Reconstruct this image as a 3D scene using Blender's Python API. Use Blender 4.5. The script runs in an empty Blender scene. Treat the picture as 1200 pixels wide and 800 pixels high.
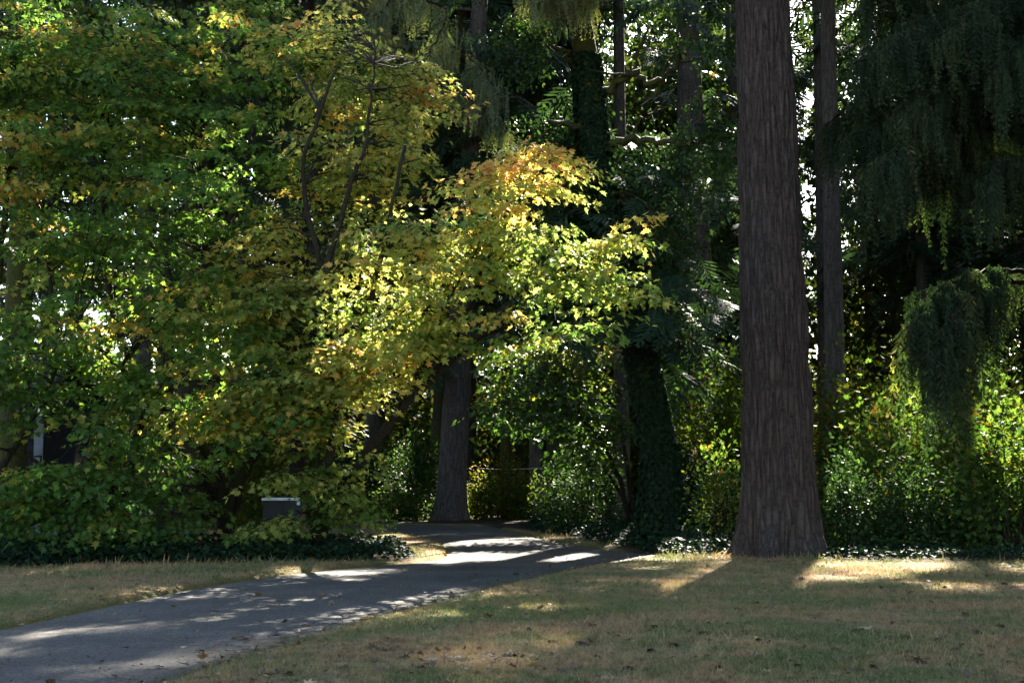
import bpy, math
import numpy as np
from mathutils import noise as mnoise, Vector

rng = np.random.default_rng(11)
SC = bpy.context.scene
COL = SC.collection
PI = math.pi

# ------------------------------------------------------------------ camera model (real camera, pitched up a little)
F = 1700.0 / 1200.0
PITCH = math.atan(160 / 1700)
CAM = np.array([0, 0, 1.5])
_f = np.array([0, math.cos(PITCH), math.sin(PITCH)])
_u = np.array([0, -math.sin(PITCH), math.cos(PITCH)])


def ray(px, py):
    return _f + np.array([1.0, 0, 0]) * ((px - 600) / 1700) + _u * ((400 - py) / 1700)


def at(px, py, Y):
    d = ray(px, py)
    return CAM + d * (Y / d[1])


def gnd(px, py):
    d = ray(px, py)
    return (CAM + d * (-1.5 / d[2]))[:2]


# ------------------------------------------------------------------ sun
SAZ = np.array([0.25, 0.968])
SAZ = SAZ / np.linalg.norm(SAZ)
SEL = math.radians(34)
SUN = np.array([SAZ[0] * math.cos(SEL), SAZ[1] * math.cos(SEL), math.sin(SEL)])

# places in the wood that a gap in the canopy lets the sun reach: (centre, radius, share of foliage missing)
GAPS = []


def gap(px, py, Y, r, p=0.97):
    GAPS.append((at(px, py, Y), r, p))


def ggap(px, py, r, p=0.97):
    g = gnd(px, py)
    GAPS.append((np.array([g[0], g[1], 0.0]), r, p))


def keep_mask(P, share=1.0, pad=0.0):
    """which foliage pieces of the high canopy exist (False where a gap is)"""
    keep = np.ones(len(P), bool)
    rnd = rng.random(len(P))
    wob = 0.85 + 0.3 * noise3(P * 0.9, 5)
    for c, r, p in GAPS:
        d = P - c
        t = d @ SUN
        perp = np.linalg.norm(d - t[:, None] * SUN, axis=1)
        keep &= ~((t > r + 1.0) & (perp < r * wob + pad) & (rnd < (p if p >= .99 else p * share)))
    return keep


# ------------------------------------------------------------------ numpy helpers
def _hash(i, j, k, s):
    n = (i * 374761393 + j * 668265263 + k * 2147483647 + s * 974634777) & 0xFFFFFFFF
    n = ((n ^ (n >> 13)) * 1274126177) & 0xFFFFFFFF
    n = n ^ (n >> 16)
    return (n & 0xFFFF) / 65535.0


def noise3(P, seed=0):
    P = np.asarray(P, float)
    fl = np.floor(P).astype(np.int64)
    fr = P - fl
    fr = fr * fr * (3 - 2 * fr)
    out = np.zeros(len(P))
    for a in (0, 1):
        for b in (0, 1):
            for c in (0, 1):
                w = (fr[:, 0] if a else 1 - fr[:, 0]) * (fr[:, 1] if b else 1 - fr[:, 1]) * (fr[:, 2] if c else 1 - fr[:, 2])
                out += w * _hash(fl[:, 0] + a, fl[:, 1] + b, fl[:, 2] + c, seed)
    return out


def fbm(P, seed=0, oct=3):
    P = np.asarray(P, float)
    o, a, t = 0, 1.0, 0
    for k in range(oct):
        o = o + a * noise3(P * 2 ** k, seed + k)
        t += a
        a *= 0.5
    return o / t


def norm(v):
    return v / np.maximum(np.linalg.norm(v, axis=-1, keepdims=True), 1e-9)


def inpoly(x, y, poly):
    c = np.zeros(len(x), bool)
    n = len(poly)
    for i in range(n):
        x1, y1 = poly[i]
        x2, y2 = poly[(i + 1) % n]
        if y1 == y2:
            continue
        m = ((y1 > y) != (y2 > y)) & (x < (x2 - x1) * (y - y1) / (y2 - y1) + x1)
        c ^= m
    return c


def polydist(x, y, line):
    d = np.full(len(x), 1e9)
    for i in range(len(line) - 1):
        ax, ay = line[i]
        bx, by = line[i + 1]
        L = (bx - ax) ** 2 + (by - ay) ** 2
        t = np.clip(((x - ax) * (bx - ax) + (y - ay) * (by - ay)) / max(L, 1e-9), 0, 1)
        d = np.minimum(d, np.hypot(x - ax - t * (bx - ax), y - ay - t * (by - ay)))
    return d


def spline(pts, n):
    """Catmull-Rom through pts, n samples per span"""
    P = np.array(pts, float)
    P = np.vstack([2 * P[0] - P[1], P, 2 * P[-1] - P[-2]])
    out = []
    for i in range(1, len(P) - 2):
        for t in np.arange(n) / n:
            a, b, c, d = P[i - 1], P[i], P[i + 1], P[i + 2]
            out.append(0.5 * (2 * b + (c - a) * t + (2 * a - 5 * b + 4 * c - d) * t * t + (3 * b - a - 3 * c + d) * t ** 3))
    out.append(P[-2])
    return np.array(out)


class MB:
    """collects vertices and faces, builds ONE mesh object"""

    def __init__(s):
        s.v, s.l, s.c, s.t, s.m, s.n = [], [], [], [], [], 0

    def add(s, V, loops, counts, tint=None, mat=0):
        V = np.asarray(V, float).reshape(-1, 3)
        s.v.append(V)
        s.l.append(np.asarray(loops, np.int64) + s.n)
        counts = np.asarray(counts, np.int64)
        s.c.append(counts)
        s.t.append(np.full(len(V), 0.5) if tint is None else np.asarray(tint, float))
        s.m.append(np.full(len(counts), mat, np.int64))
        s.n += len(V)

    def tube(s, pts, rad, n=8, cap=True, mat=0):
        P = np.asarray(pts, float)
        R = np.broadcast_to(np.asarray(rad, float), (len(P),))
        T = norm(np.gradient(P, axis=0))
        ref = np.array([0, 0, 1.0]) if abs(T[0][2]) < 0.9 else np.array([1.0, 0, 0])
        X = norm(np.cross(T, ref))
        Yv = np.cross(T, X)
        a = np.linspace(0, 2 * PI, n, endpoint=False)
        V = P[:, None, :] + R[:, None, None] * (np.cos(a)[None, :, None] * X[:, None, :] + np.sin(a)[None, :, None] * Yv[:, None, :])
        k = len(P)
        i, j = np.meshgrid(np.arange(k - 1), np.arange(n), indexing='ij')
        q = np.stack([i * n + j, i * n + (j + 1) % n, (i + 1) * n + (j + 1) % n, (i + 1) * n + j], -1).reshape(-1)
        cnt = [4] * ((k - 1) * n)
        if cap:
            q = np.concatenate([q, (k - 1) * n + np.arange(n), np.arange(n)[::-1]])
            cnt = cnt + [n, n]
        s.add(V, q, cnt, mat=mat)

    def scatter(s, tpl, pos, X, Z, scale, tint=None, mat=0):
        """copies of a template: X = its length direction, Z = its face normal"""
        tv, tl, tc = tpl
        pos = np.asarray(pos, float)
        N = len(pos)
        if N == 0:
            return
        X = norm(X)
        Yv = norm(np.cross(Z, X))
        Zv = np.cross(X, Yv)
        sc = np.broadcast_to(np.asarray(scale, float), (N,))
        V = pos[:, None, :] + sc[:, None, None] * (tv[None, :, 0, None] * X[:, None, :] + tv[None, :, 1, None] * Yv[:, None, :] + tv[None, :, 2, None] * Zv[:, None, :])
        k = len(tv)
        L = (np.asarray(tl)[None, :] + (np.arange(N) * k)[:, None]).reshape(-1)
        C = np.tile(tc, N)
        ti = None if tint is None else np.repeat(tint, k)
        s.add(V.reshape(-1, 3), L, C, ti, mat)

    def box(s, c, d, mat=0, bev=0.0):
        c, d = np.array(c, float), np.array(d, float) / 2
        if bev <= 0:
            V = [c + d * np.array([x, y, z]) for z in (-1, 1) for (x, y) in ((-1, -1), (1, -1), (1, 1), (-1, 1))]
            s.add(V, [3, 2, 1, 0, 4, 5, 6, 7, 0, 1, 5, 4, 1, 2, 6, 5, 2, 3, 7, 6, 3, 0, 4, 7], [4] * 6, mat=mat)
            return
        ring = lambda i, z: [c + np.array([x * (d[0] - i) + ox * 0, y * (d[1] - i), z]) for (x, y, ox) in ((-1, -1, 0), (1, -1, 0), (1, 1, 0), (-1, 1, 0))]
        V = ring(bev, -d[2]) + ring(0, -d[2] + bev) + ring(0, d[2] - bev) + ring(bev, d[2])
        L = [3, 2, 1, 0, 12, 13, 14, 15]
        cnt = [4, 4]
        for r in range(3):
            for j in range(4):
                L += [r * 4 + j, r * 4 + (j + 1) % 4, r * 4 + 4 + (j + 1) % 4, r * 4 + 4 + j]
                cnt.append(4)
        s.add(V, L, cnt, mat=mat)

    def build(s, name, mats, parent=None, smooth=False):
        me = bpy.data.meshes.new(name)
        V = np.concatenate(s.v)
        L = np.concatenate(s.l).astype(np.int32)
        C = np.concatenate(s.c).astype(np.int32)
        me.vertices.add(len(V))
        me.vertices.foreach_set('co', V.astype(np.float32).ravel())
        me.loops.add(len(L))
        me.loops.foreach_set('vertex_index', L)
        me.polygons.add(len(C))
        st = np.concatenate([[0], np.cumsum(C)[:-1]]).astype(np.int32)
        me.polygons.foreach_set('loop_start', st)
        me.polygons.foreach_set('loop_total', C)
        me.polygons.foreach_set('material_index', np.concatenate(s.m).astype(np.int32))
        me.polygons.foreach_set('use_smooth', np.full(len(C), smooth))
        at_ = me.attributes.new('tint', 'FLOAT', 'POINT')
        at_.data.foreach_set('value', np.concatenate(s.t).astype(np.float32))
        for m in (mats if isinstance(mats, (list, tuple)) else [mats]):
            me.materials.append(m)
        me.update(calc_edges=True)
        o = bpy.data.objects.new(name, me)
        COL.objects.link(o)
        if parent is not None:
            o.parent = parent
            o.matrix_parent_inverse = parent.matrix_basis.inverted()
        return o


def thing(name, label, cat, loc=(0, 0, 0), group=None):
    o = bpy.data.objects.new(name, None)
    COL.objects.link(o)
    o.empty_display_size = 0.3
    o.location = [float(a) for a in loc]
    return tag(o, label, cat, group)


def tag(o, label=None, cat=None, group=None, kind=None):
    if label:
        o['label'] = label
    if cat:
        o['category'] = cat
    if group:
        o['group'] = group
    if kind:
        o['kind'] = kind
    return o


# ------------------------------------------------------------------ materials
def mat_new(name):
    m = bpy.data.materials.new(name)
    m.use_nodes = True
    nt = m.node_tree
    for n in list(nt.nodes):
        nt.nodes.remove(n)
    return m, nt, nt.nodes.new('ShaderNodeOutputMaterial')


def N(nt, t, **kw):
    n = nt.nodes.new('ShaderNode' + t)
    for k, v in kw.items():
        if hasattr(n, k):
            setattr(n, k, v)
        else:
            n.inputs[k.replace('_', ' ')].default_value = v
    return n


def ramp(nt, fac, stops, interp='LINEAR'):
    r = nt.nodes.new('ShaderNodeValToRGB')
    r.color_ramp.interpolation = interp
    e = r.color_ramp.elements
    while len(e) < len(stops):
        e.new(0.5)
    for el, (p, c) in zip(e, stops):
        el.position = p
        el.color = (*c, 1)
    nt.links.new(fac, r.inputs[0])
    return r.outputs[0]


def mathn(nt, op, a, b=None, clamp=False):
    n = nt.nodes.new('ShaderNodeMath')
    n.operation = op
    n.use_clamp = clamp
    for i, v in enumerate((a, b)):
        if v is None:
            continue
        if isinstance(v, (int, float)):
            n.inputs[i].default_value = v
        else:
            nt.links.new(v, n.inputs[i])
    return n.outputs[0]


def mixc(nt, f, a, b, mode='MIX'):
    n = nt.nodes.new('ShaderNodeMix')
    n.data_type = 'RGBA'
    n.blend_type = mode
    for sock, v in ((n.inputs[0], f), (n.inputs[6], a), (n.inputs[7], b)):
        if isinstance(v, (int, float)):
            sock.default_value = v
        elif isinstance(v, tuple):
            sock.default_value = (*v, 1)
        else:
            nt.links.new(v, sock)
    return n.outputs[2]


def leaf_mat(name, stops, transl=0.45, rough=0.45, spec=0.5, jitter=0.5, tcol=1.5, warm=(1.0, 1.0, 0.55)):
    """two-sided leaf: gloss and diffuse on top, light let through; colour by leaf tint + a random per leaf"""
    m, nt, out = mat_new(name)
    at_ = N(nt, 'Attribute', attribute_name='tint')
    geo = N(nt, 'NewGeometry')
    rnd = geo.outputs['Random Per Island']
    fac = mathn(nt, 'ADD', at_.outputs['Fac'], mathn(nt, 'MULTIPLY', mathn(nt, 'SUBTRACT', rnd, 0.5), jitter * 0.5), True)
    col = ramp(nt, fac, stops)
    r2 = mathn(nt, 'FRACT', mathn(nt, 'MULTIPLY', rnd, 37.7))
    val = mathn(nt, 'ADD', mathn(nt, 'MULTIPLY', r2, 0.7), 0.65)
    hsv = N(nt, 'HueSaturation')
    nt.links.new(col, hsv.inputs['Color'])
    nt.links.new(val, hsv.inputs['Value'])
    col = hsv.outputs[0]
    b = N(nt, 'BsdfPrincipled', Roughness=rough)
    b.inputs['Specular IOR Level'].default_value = spec
    nt.links.new(col, b.inputs['Base Color'])
    tr = N(nt, 'BsdfTranslucent')
    tc = mixc(nt, 1.0, col, tuple(tcol * w for w in warm), 'MULTIPLY')
    nt.links.new(tc, tr.inputs['Color'])
    mx = N(nt, 'MixShader')
    mx.inputs[0].default_value = transl
    nt.links.new(b.outputs[0], mx.inputs[1])
    nt.links.new(tr.outputs[0], mx.inputs[2])
    nt.links.new(mx.outputs[0], out.inputs['Surface'])
    return m


def bark_mat(name, c1, c2, c3, vs=7.0, zs=0.16, bump=0.5, moss=0.0, mosscol=(0.06, 0.07, 0.015)):
    m, nt, out = mat_new(name)
    tc = N(nt, 'TexCoord')
    mp = N(nt, 'Mapping')
    mp.inputs['Scale'].default_value = (1, 1, zs)
    nt.links.new(tc.outputs['Object'], mp.inputs[0])
    n1 = N(nt, 'TexNoise', Scale=3.0, Detail=4.0)
    nt.links.new(mp.outputs[0], n1.inputs['Vector'])
    add = nt.nodes.new('ShaderNodeVectorMath')
    add.operation = 'MULTIPLY_ADD'
    nt.links.new(n1.outputs['Color'], add.inputs[0])
    add.inputs[1].default_value = (0.12, 0.12, 0.12)
    nt.links.new(mp.outputs[0], add.inputs[2])
    vo = N(nt, 'TexVoronoi', feature='DISTANCE_TO_EDGE', Scale=vs)
    nt.links.new(add.outputs[0], vo.inputs['Vector'])
    cr = ramp(nt, vo.outputs['Distance'], [(0.0, c1), (0.08, c2), (0.32, c3)])
    n2 = N(nt, 'TexNoise', Scale=14.0, Detail=8.0, Roughness=0.7)
    nt.links.new(tc.outputs['Object'], n2.inputs['Vector'])
    col = mixc(nt, 0.45, cr, ramp(nt, n2.outputs[0], [(0.3, tuple(a * 0.45 for a in c2)), (0.7, tuple(min(1, a * 1.7) for a in c3))]))
    n4 = N(nt, 'TexNoise', Scale=0.9, Detail=3.0)
    nt.links.new(tc.outputs['Object'], n4.inputs['Vector'])
    if moss > 0:
        mf = ramp(nt, n4.outputs[0], [(0.62 - 0.35 * moss, (0, 0, 0)), (0.72 - 0.25 * moss, (1, 1, 1))])
        col = mixc(nt, mf, col, mosscol)
    b = N(nt, 'BsdfPrincipled', Roughness=0.9)
    b.inputs['Specular IOR Level'].default_value = 0.15
    nt.links.new(col, b.inputs['Base Color'])
    hgt = mathn(nt, 'ADD', mathn(nt, 'MINIMUM', mathn(nt, 'MULTIPLY', vo.outputs['Distance'], 3.0), 0.8), mathn(nt, 'MULTIPLY', n2.outputs[0], 0.5))
    bp = N(nt, 'Bump', Strength=bump, Distance=0.04)
    nt.links.new(hgt, bp.inputs['Height'])
    nt.links.new(bp.outputs[0], b.inputs['Normal'])
    nt.links.new(b.outputs[0], out.inputs['Surface'])
    return m


def plain_mat(name, col, rough=0.6, var=0.25, scale=6.0, metallic=0.0, bump=0.1):
    m, nt, out = mat_new(name)
    tc = N(nt, 'TexCoord')
    n1 = N(nt, 'TexNoise', Scale=scale, Detail=5.0)
    nt.links.new(tc.outputs['Object'], n1.inputs['Vector'])
    c = ramp(nt, n1.outputs[0], [(0.3, tuple(a * (1 - var) for a in col)), (0.7, tuple(min(1, a * (1 + var)) for a in col))])
    b = N(nt, 'BsdfPrincipled', Roughness=rough, Metallic=metallic)
    b.inputs['Specular IOR Level'].default_value = 0.08 if rough > 0.8 else 0.4
    nt.links.new(c, b.inputs['Base Color'])
    bp = N(nt, 'Bump', Strength=bump, Distance=0.02)
    nt.links.new(n1.outputs[0], bp.inputs['Height'])
    nt.links.new(bp.outputs[0], b.inputs['Normal'])
    nt.links.new(b.outputs[0], out.inputs['Surface'])
    return m


GREEN = (0.056, 0.115, 0.018)
MIDG = (0.084, 0.148, 0.022)
YGREEN = (0.180, 0.190, 0.034)
GOLD = (0.31, 0.235, 0.042)
ORANGE = (0.36, 0.185, 0.050)
RUST = (0.30, 0.110, 0.040)
M_MAPLE = leaf_mat('maple_leaves', [(0.0, (0.044, 0.088, 0.018)), (0.25, GREEN), (0.42, MIDG), (0.56, YGREEN), (0.74, GOLD), (0.90, ORANGE), (1.0, RUST)], transl=0.60, rough=0.55, spec=0.3, tcol=2.3, warm=(1.0, 1.0, 0.75))
M_SUNMAPLE = leaf_mat('sun_paled_gold_maple_leaves', [(0.0, (0.060, 0.110, 0.022)), (0.25, (0.110, 0.160, 0.032)), (0.45, (0.23, 0.25, 0.060)), (0.62, (0.33, 0.30, 0.075)), (0.78, (0.42, 0.29, 0.075)), (0.92, (0.42, 0.21, 0.07)), (1.0, (0.36, 0.13, 0.05))], transl=0.64, rough=0.55, spec=0.3, tcol=2.25, warm=(1.0, 1.0, 0.85))  # the tree's own gold, paled further to put sunlight into the crown
M_YOUNG = leaf_mat('green_maple_leaves', [(0.0, (0.018, 0.050, 0.012)), (0.5, (0.04, 0.085, 0.014)), (0.85, (0.09, 0.12, 0.016)), (1.0, GOLD)], transl=0.5, rough=0.42, tcol=1.6)
M_IVY = leaf_mat('ivy_leaves', [(0.0, (0.006, 0.016, 0.007)), (0.6, (0.011, 0.026, 0.010)), (1.0, (0.024, 0.045, 0.012))], transl=0.2, rough=0.7, spec=0.1, tcol=1.2)
M_HOLLY = leaf_mat('glossy_leaves', [(0.0, (0.014, 0.036, 0.012)), (0.6, (0.028, 0.062, 0.016)), (1.0, (0.06, 0.095, 0.018))], transl=0.35, rough=0.6, spec=0.10, tcol=1.5)
M_SHRUB = leaf_mat('shrub_leaves', [(0.0, (0.024, 0.055, 0.012)), (0.5, (0.048, 0.092, 0.017)), (0.8, (0.11, 0.13, 0.02)), (1.0, (0.2, 0.10, 0.02))], transl=0.5, rough=0.6, spec=0.18, tcol=1.6)
M_GOLDSH = leaf_mat('yellow_green_leaves', [(0.0, (0.028, 0.058, 0.009)), (0.5, (0.060, 0.090, 0.012)), (0.8, (0.125, 0.110, 0.016)), (1.0, (0.19, 0.09, 0.018))], transl=0.5, rough=0.65, spec=0.12, tcol=1.6)
M_NEEDLE = leaf_mat('fir_needles', [(0.0, (0.016, 0.034, 0.016)), (0.5, (0.028, 0.058, 0.026)), (1.0, (0.060, 0.085, 0.028))], transl=0.3, rough=0.6, spec=0.25, tcol=1.3)
M_WEEP = leaf_mat('weeping_needles', [(0.0, (0.012, 0.024, 0.009)), (0.5, (0.021, 0.040, 0.014)), (0.85, (0.042, 0.054, 0.017)), (1.0, (0.075, 0.062, 0.025))], transl=0.35, rough=0.65, spec=0.2, tcol=1.5)
M_LITSPRAY = leaf_mat('sun_paled_needles', [(0.0, (0.05, 0.07, 0.025)), (0.5, (0.10, 0.12, 0.04)), (1.0, (0.16, 0.15, 0.06))], transl=0.4, rough=0.5, tcol=1.5)  # paler copy of the needles, sunlight put into the colour
M_WOODS = leaf_mat('far_leaves', [(0.0, (0.018, 0.036, 0.010)), (0.5, (0.040, 0.062, 0.012)), (0.8, (0.080, 0.085, 0.013)), (1.0, (0.10, 0.07, 0.015))], transl=0.4, rough=0.75, spec=0.1, tcol=1.3)

M_FIRBARK = bark_mat('fir_bark', (0.006, 0.004, 0.003), (0.026, 0.019, 0.016), (0.058, 0.043, 0.036), vs=10.0, zs=0.16, bump=0.9)  # crevices darker, plates lighter: furrow shade put into the colour
M_BARK2 = bark_mat('grey_bark', (0.010, 0.008, 0.007), (0.045, 0.037, 0.032), (0.085, 0.070, 0.060), vs=9.0, zs=0.15, bump=0.6)
M_MAPBARK = bark_mat('maple_bark', (0.006, 0.005, 0.004), (0.017, 0.013, 0.009), (0.028, 0.022, 0.015), vs=14.0, zs=0.4, bump=0.3, moss=0.3, mosscol=(0.030, 0.034, 0.009))
M_MOSSBARK = bark_mat('mossy_bark', (0.006, 0.005, 0.004), (0.020, 0.015, 0.011), (0.034, 0.028, 0.020), vs=10.0, zs=0.3, bump=0.4, moss=0.75, mosscol=(0.040, 0.042, 0.010))
M_DARKWOOD = plain_mat('dark_bough_bark', (0.012, 0.009, 0.007), 0.95, 0.35, 16)
M_TWIG = plain_mat('twig_bark', (0.028, 0.021, 0.014), 0.85, 0.3, 20)


# ------------------------------------------------------------------ templates
def ngon_tpl(outline, fold=0.12):
    """leaf from the right half of its outline (x along, y>=0), two halves folded on the midrib"""
    R = np.array(outline, float)
    k = len(R)
    up = np.column_stack([R[:, 0], R[:, 1], R[:, 1] * fold])
    mid = [i for i in range(1, k - 1) if R[i][1] > 1e-6]
    lo = np.array([[R[i][0], -R[i][1], R[i][1] * fold] for i in mid])
    V = np.vstack([up, lo])
    f1 = list(range(k))[::-1]
    f2 = [0] + [k + a for a in range(len(mid))] + [k - 1]
    return V, np.array(f1 + f2), np.array([len(f1), len(f2)])


T_MAPLE = ngon_tpl([(0, 0), (-0.10, 0.22), (0.10, 0.20), (0.08, 0.52), (0.30, 0.28), (0.56, 0.50), (0.55, 0.17), (1.0, 0)], 0.25)
T_IVY = ngon_tpl([(0, 0), (-0.05, 0.40), (0.35, 0.32), (0.5, 0.42), (1.0, 0)], 0.15)
T_OVAL = ngon_tpl([(0, 0), (0.25, 0.24), (0.6, 0.26), (1.0, 0)], 0.2)
T_CLUMP = ngon_tpl([(0, 0), (0.05, 0.35), (0.3, 0.22), (0.45, 0.5), (0.7, 0.2), (1.0, 0)], 0.2)


def frond_tpl(npair=9, droop=0.35, wide=0.42, seed=1):
    """flat conifer spray: a spine with side twigs, every twig a slim blade"""
    r = np.random.default_rng(seed)
    V, L, C = [], [], []

    def blade(p, q, w):
        p, q = np.array(p), np.array(q)
        d = q - p
        s = norm(np.array([-d[1], d[0], 0.0]))
        b = len(V)
        V.extend([p - s * w * 0.3, p + d * 0.55 - s * w, q, p + d * 0.55 + s * w, p + s * w * 0.3])
        L.extend([b, b + 1, b + 2, b + 3, b + 4])
        C.append(5)

    z = lambda x: -droop * x * x
    for i in range(npair):
        x = (i + 0.4) / npair
        ln = wide * math.sin(PI * min(1, 0.25 + 0.75 * x)) ** 0.6 * (0.75 + 0.5 * r.random()) * (1.05 - 0.55 * x)
        for sgn in (-1, 1):
            a = 0.75 + 0.35 * r.random()
            blade((x, 0, z(x)), (x + ln * math.cos(a), sgn * ln * math.sin(a), z(x) - 0.25 * ln - 0.05 * r.random()), 0.035)
    blade((0, 0, 0), (1.05, 0, z(1)), 0.035)
    return np.array(V), np.array(L), np.array(C)


T_FROND = frond_tpl()


def strand_tpl(n=20, seed=2):
    """hanging branchlet of length 1 (along +X) with short needles all round"""
    r = np.random.default_rng(seed)
    V, L, C = [], [], []
    b = 0
    V += [(0, -.006, 0), (0, .006, 0), (1, .002, 0), (1, -.002, 0)]
    L += [0, 1, 2, 3]
    C.append(4)
    for i in range(n):
        x = (i + r.random()) / n
        for k in range(2):
            a = r.random() * 2 * PI
            ln = 0.095 * (1.1 - 0.5 * x) * (0.7 + 0.6 * r.random())
            d = np.array([0.8, math.cos(a) * 0.75, math.sin(a) * 0.75]) * ln
            s = norm(np.cross(d, [0.3, math.sin(a), -math.cos(a)])) * 0.011
            p = np.array([x, 0, 0])
            b = len(V)
            V += [tuple(p), tuple(p + d * .5 - s), tuple(p + d), tuple(p + d * .5 + s)]
            L += [b, b + 1, b + 2, b + 3]
            C.append(4)
    return np.array(V), np.array(L), np.array(C)


T_STRAND = strand_tpl()
T_BLADE = (np.array([[0, -.055, 0], [0, .055, 0], [0.55, .04, 0.05], [0.55, -.04, 0.05], [1.0, 0, 0.22]]), np.array([0, 1, 2, 3, 3, 2, 4]), np.array([4, 3]))


def rdir(n):
    return norm(rng.normal(size=(n, 3)))


# ------------------------------------------------------------------ the ground, the path
LEFT = spline([(-6.4, -12), (-6.3, 0), (-6.0, 6), (-5.55, 11), tuple(gnd(0, 735)), tuple(gnd(250, 684)), tuple(gnd(400, 666)), tuple(gnd(470, 660)), tuple(gnd(512, 655)), tuple(gnd(524, 646)), tuple(gnd(512, 635)), tuple(gnd(470, 625)), tuple(gnd(420, 620.5)), (-12.0, 43.0), (-26, 43.5)], 8)
RIGHT = spline([(-3.2, -12), (-3.1, 0), (-2.85, 6), tuple(gnd(200, 800)), tuple(gnd(400, 737)), tuple(gnd(600, 684)), tuple(gnd(720, 659)), tuple(gnd(785, 652)), tuple(gnd(760, 648.5)), tuple(gnd(700, 642)), tuple(gnd(640, 632)), tuple(gnd(590, 621)), tuple(gnd(540, 616)), (-12, 47.6), (-26, 48.5)], 8)
PATHPOLY = np.vstack([LEFT, RIGHT[::-1]])
RBED = [tuple(gnd(*p)) for p in ((1330, 664), (1200, 661), (1080, 661), (970, 659), (905, 654), (860, 653), (800, 656), (755, 650), (700, 638), (640, 627), (600, 619.5), (560, 615.2))]
RBEDPOLY = RBED + [(-6.5, 47.6), (-12, 48.0), (-26, 49), (-300, 60), (-300, 600), (400, 600), (400, 20)]
LBED = [tuple(gnd(*p)) for p in ((-330, 677), (-60, 668), (0, 665.5), (250, 663), (400, 661), (470, 659), (486, 656), (480, 651), (440, 645), (400, 640), (374, 634), (368, 625))]
LBEDPOLY = LBED + [(-6.4, 42.4), (-12, 42.5), (-26, 43), (-300, 44), (-300, 20), (-40, 20)]


def path_sd(x, y):
    d = np.minimum(polydist(x, y, LEFT), polydist(x, y, RIGHT))
    return np.where(inpoly(x, y, PATHPOLY), -d, d)


def is_bed(x, y):
    return inpoly(x, y, RBEDPOLY) | inpoly(x, y, LBEDPOLY)


def lawn_h(x, y, sd=None):
    if sd is None:
        sd = path_sd(x, y)
    P = np.column_stack([x, y, np.zeros(len(x))])
    h = (fbm(P * 0.5, 3) - 0.5) * 0.10 + (noise3(P * 3.0, 9) - 0.5) * 0.02
    e = np.clip(sd / 0.30, 0, 1)
    return np.where(sd < 0, -0.06, 0.006 + e * (0.045 + h * np.clip(sd / 1.5, 0, 1)))


def axis(lo, hi, step, far_lo, far_hi):
    a = list(np.arange(lo, hi, step))
    s, x = step, lo
    pre = []
    while x > far_lo:
        s *= 1.35
        x -= s
        pre.append(x)
    s, x = step, a[-1]
    post = []
    while x < far_hi:
        s *= 1.35
        x += s
        post.append(x)
    return np.array(pre[::-1] + a + post)


def make_ground():
    xs = axis(-13, 13, 0.13, -900, 900)
    ys = axis(8.5, 50, 0.14, -400, 1500)
    gx, gy = np.meshgrid(xs, ys)
    x, y = gx.ravel(), gy.ravel()
    sd = path_sd(x, y)
    z = lawn_h(x, y, sd)
    bed = is_bed(x, y) & (sd > 0)
    bd = np.minimum(polydist(x, y, RBED), polydist(x, y, LBED))
    b = np.where(bed, np.clip(0.5 + bd / 0.5, 0, 1), np.clip(0.5 - bd / 0.5, 0, 1))
    # attribute: 0 lawn .. 1 planting bed; -1..0 the worn, mossy edge beside the path
    edge = np.clip(1 - np.abs(sd) / 0.35, 0, 1)
    t = np.where(b > 0.02, b, -edge)
    W, H = len(xs), len(ys)
    i, j = np.meshgrid(np.arange(H - 1), np.arange(W - 1), indexing='ij')
    q = np.stack([i * W + j, i * W + j + 1, (i + 1) * W + j + 1, (i + 1) * W + j], -1).reshape(-1)
    mb = MB()
    mb.add(np.column_stack([x, y, z]), q, [4] * ((H - 1) * (W - 1)), t)
    return mb


def lawn_color(nt):
    tc = N(nt, 'TexCoord')
    mp = N(nt, 'Mapping')
    mp.inputs['Scale'].default_value = (1, 1, 0)
    nt.links.new(tc.outputs['Object'], mp.inputs[0])
    n1 = N(nt, 'TexNoise', Scale=0.55, Detail=4.0, Roughness=0.6)
    n2 = N(nt, 'TexNoise', Scale=2.3, Detail=5.0, Roughness=0.65)
    n3 = N(nt, 'TexNoise', Scale=9.0, Detail=4.0, Roughness=0.6)
    for n in (n1, n2, n3):
        nt.links.new(mp.outputs[0], n.inputs['Vector'])
    f = mathn(nt, 'ADD', mathn(nt, 'MULTIPLY', n1.outputs[0], 0.6), mathn(nt, 'MULTIPLY', n2.outputs[0], 0.4))
    c = ramp(nt, f, [(0.385, (0.095, 0.130, 0.034)), (0.455, (0.15, 0.155, 0.052)), (0.51, (0.27, 0.200, 0.090)), (0.54, (0.38, 0.235, 0.112)), (0.585, (0.27, 0.160, 0.082)), (0.64, (0.11, 0.072, 0.045))])
    br = ramp(nt, n3.outputs[0], [(0.36, (0.38, 0.34, 0.30)), (0.50, (0.95, 0.93, 0.9)), (0.68, (1.3, 1.3, 1.25))])
    return mixc(nt, 1.0, c, br, 'MULTIPLY'), tc, mp, n2, n3


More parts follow.
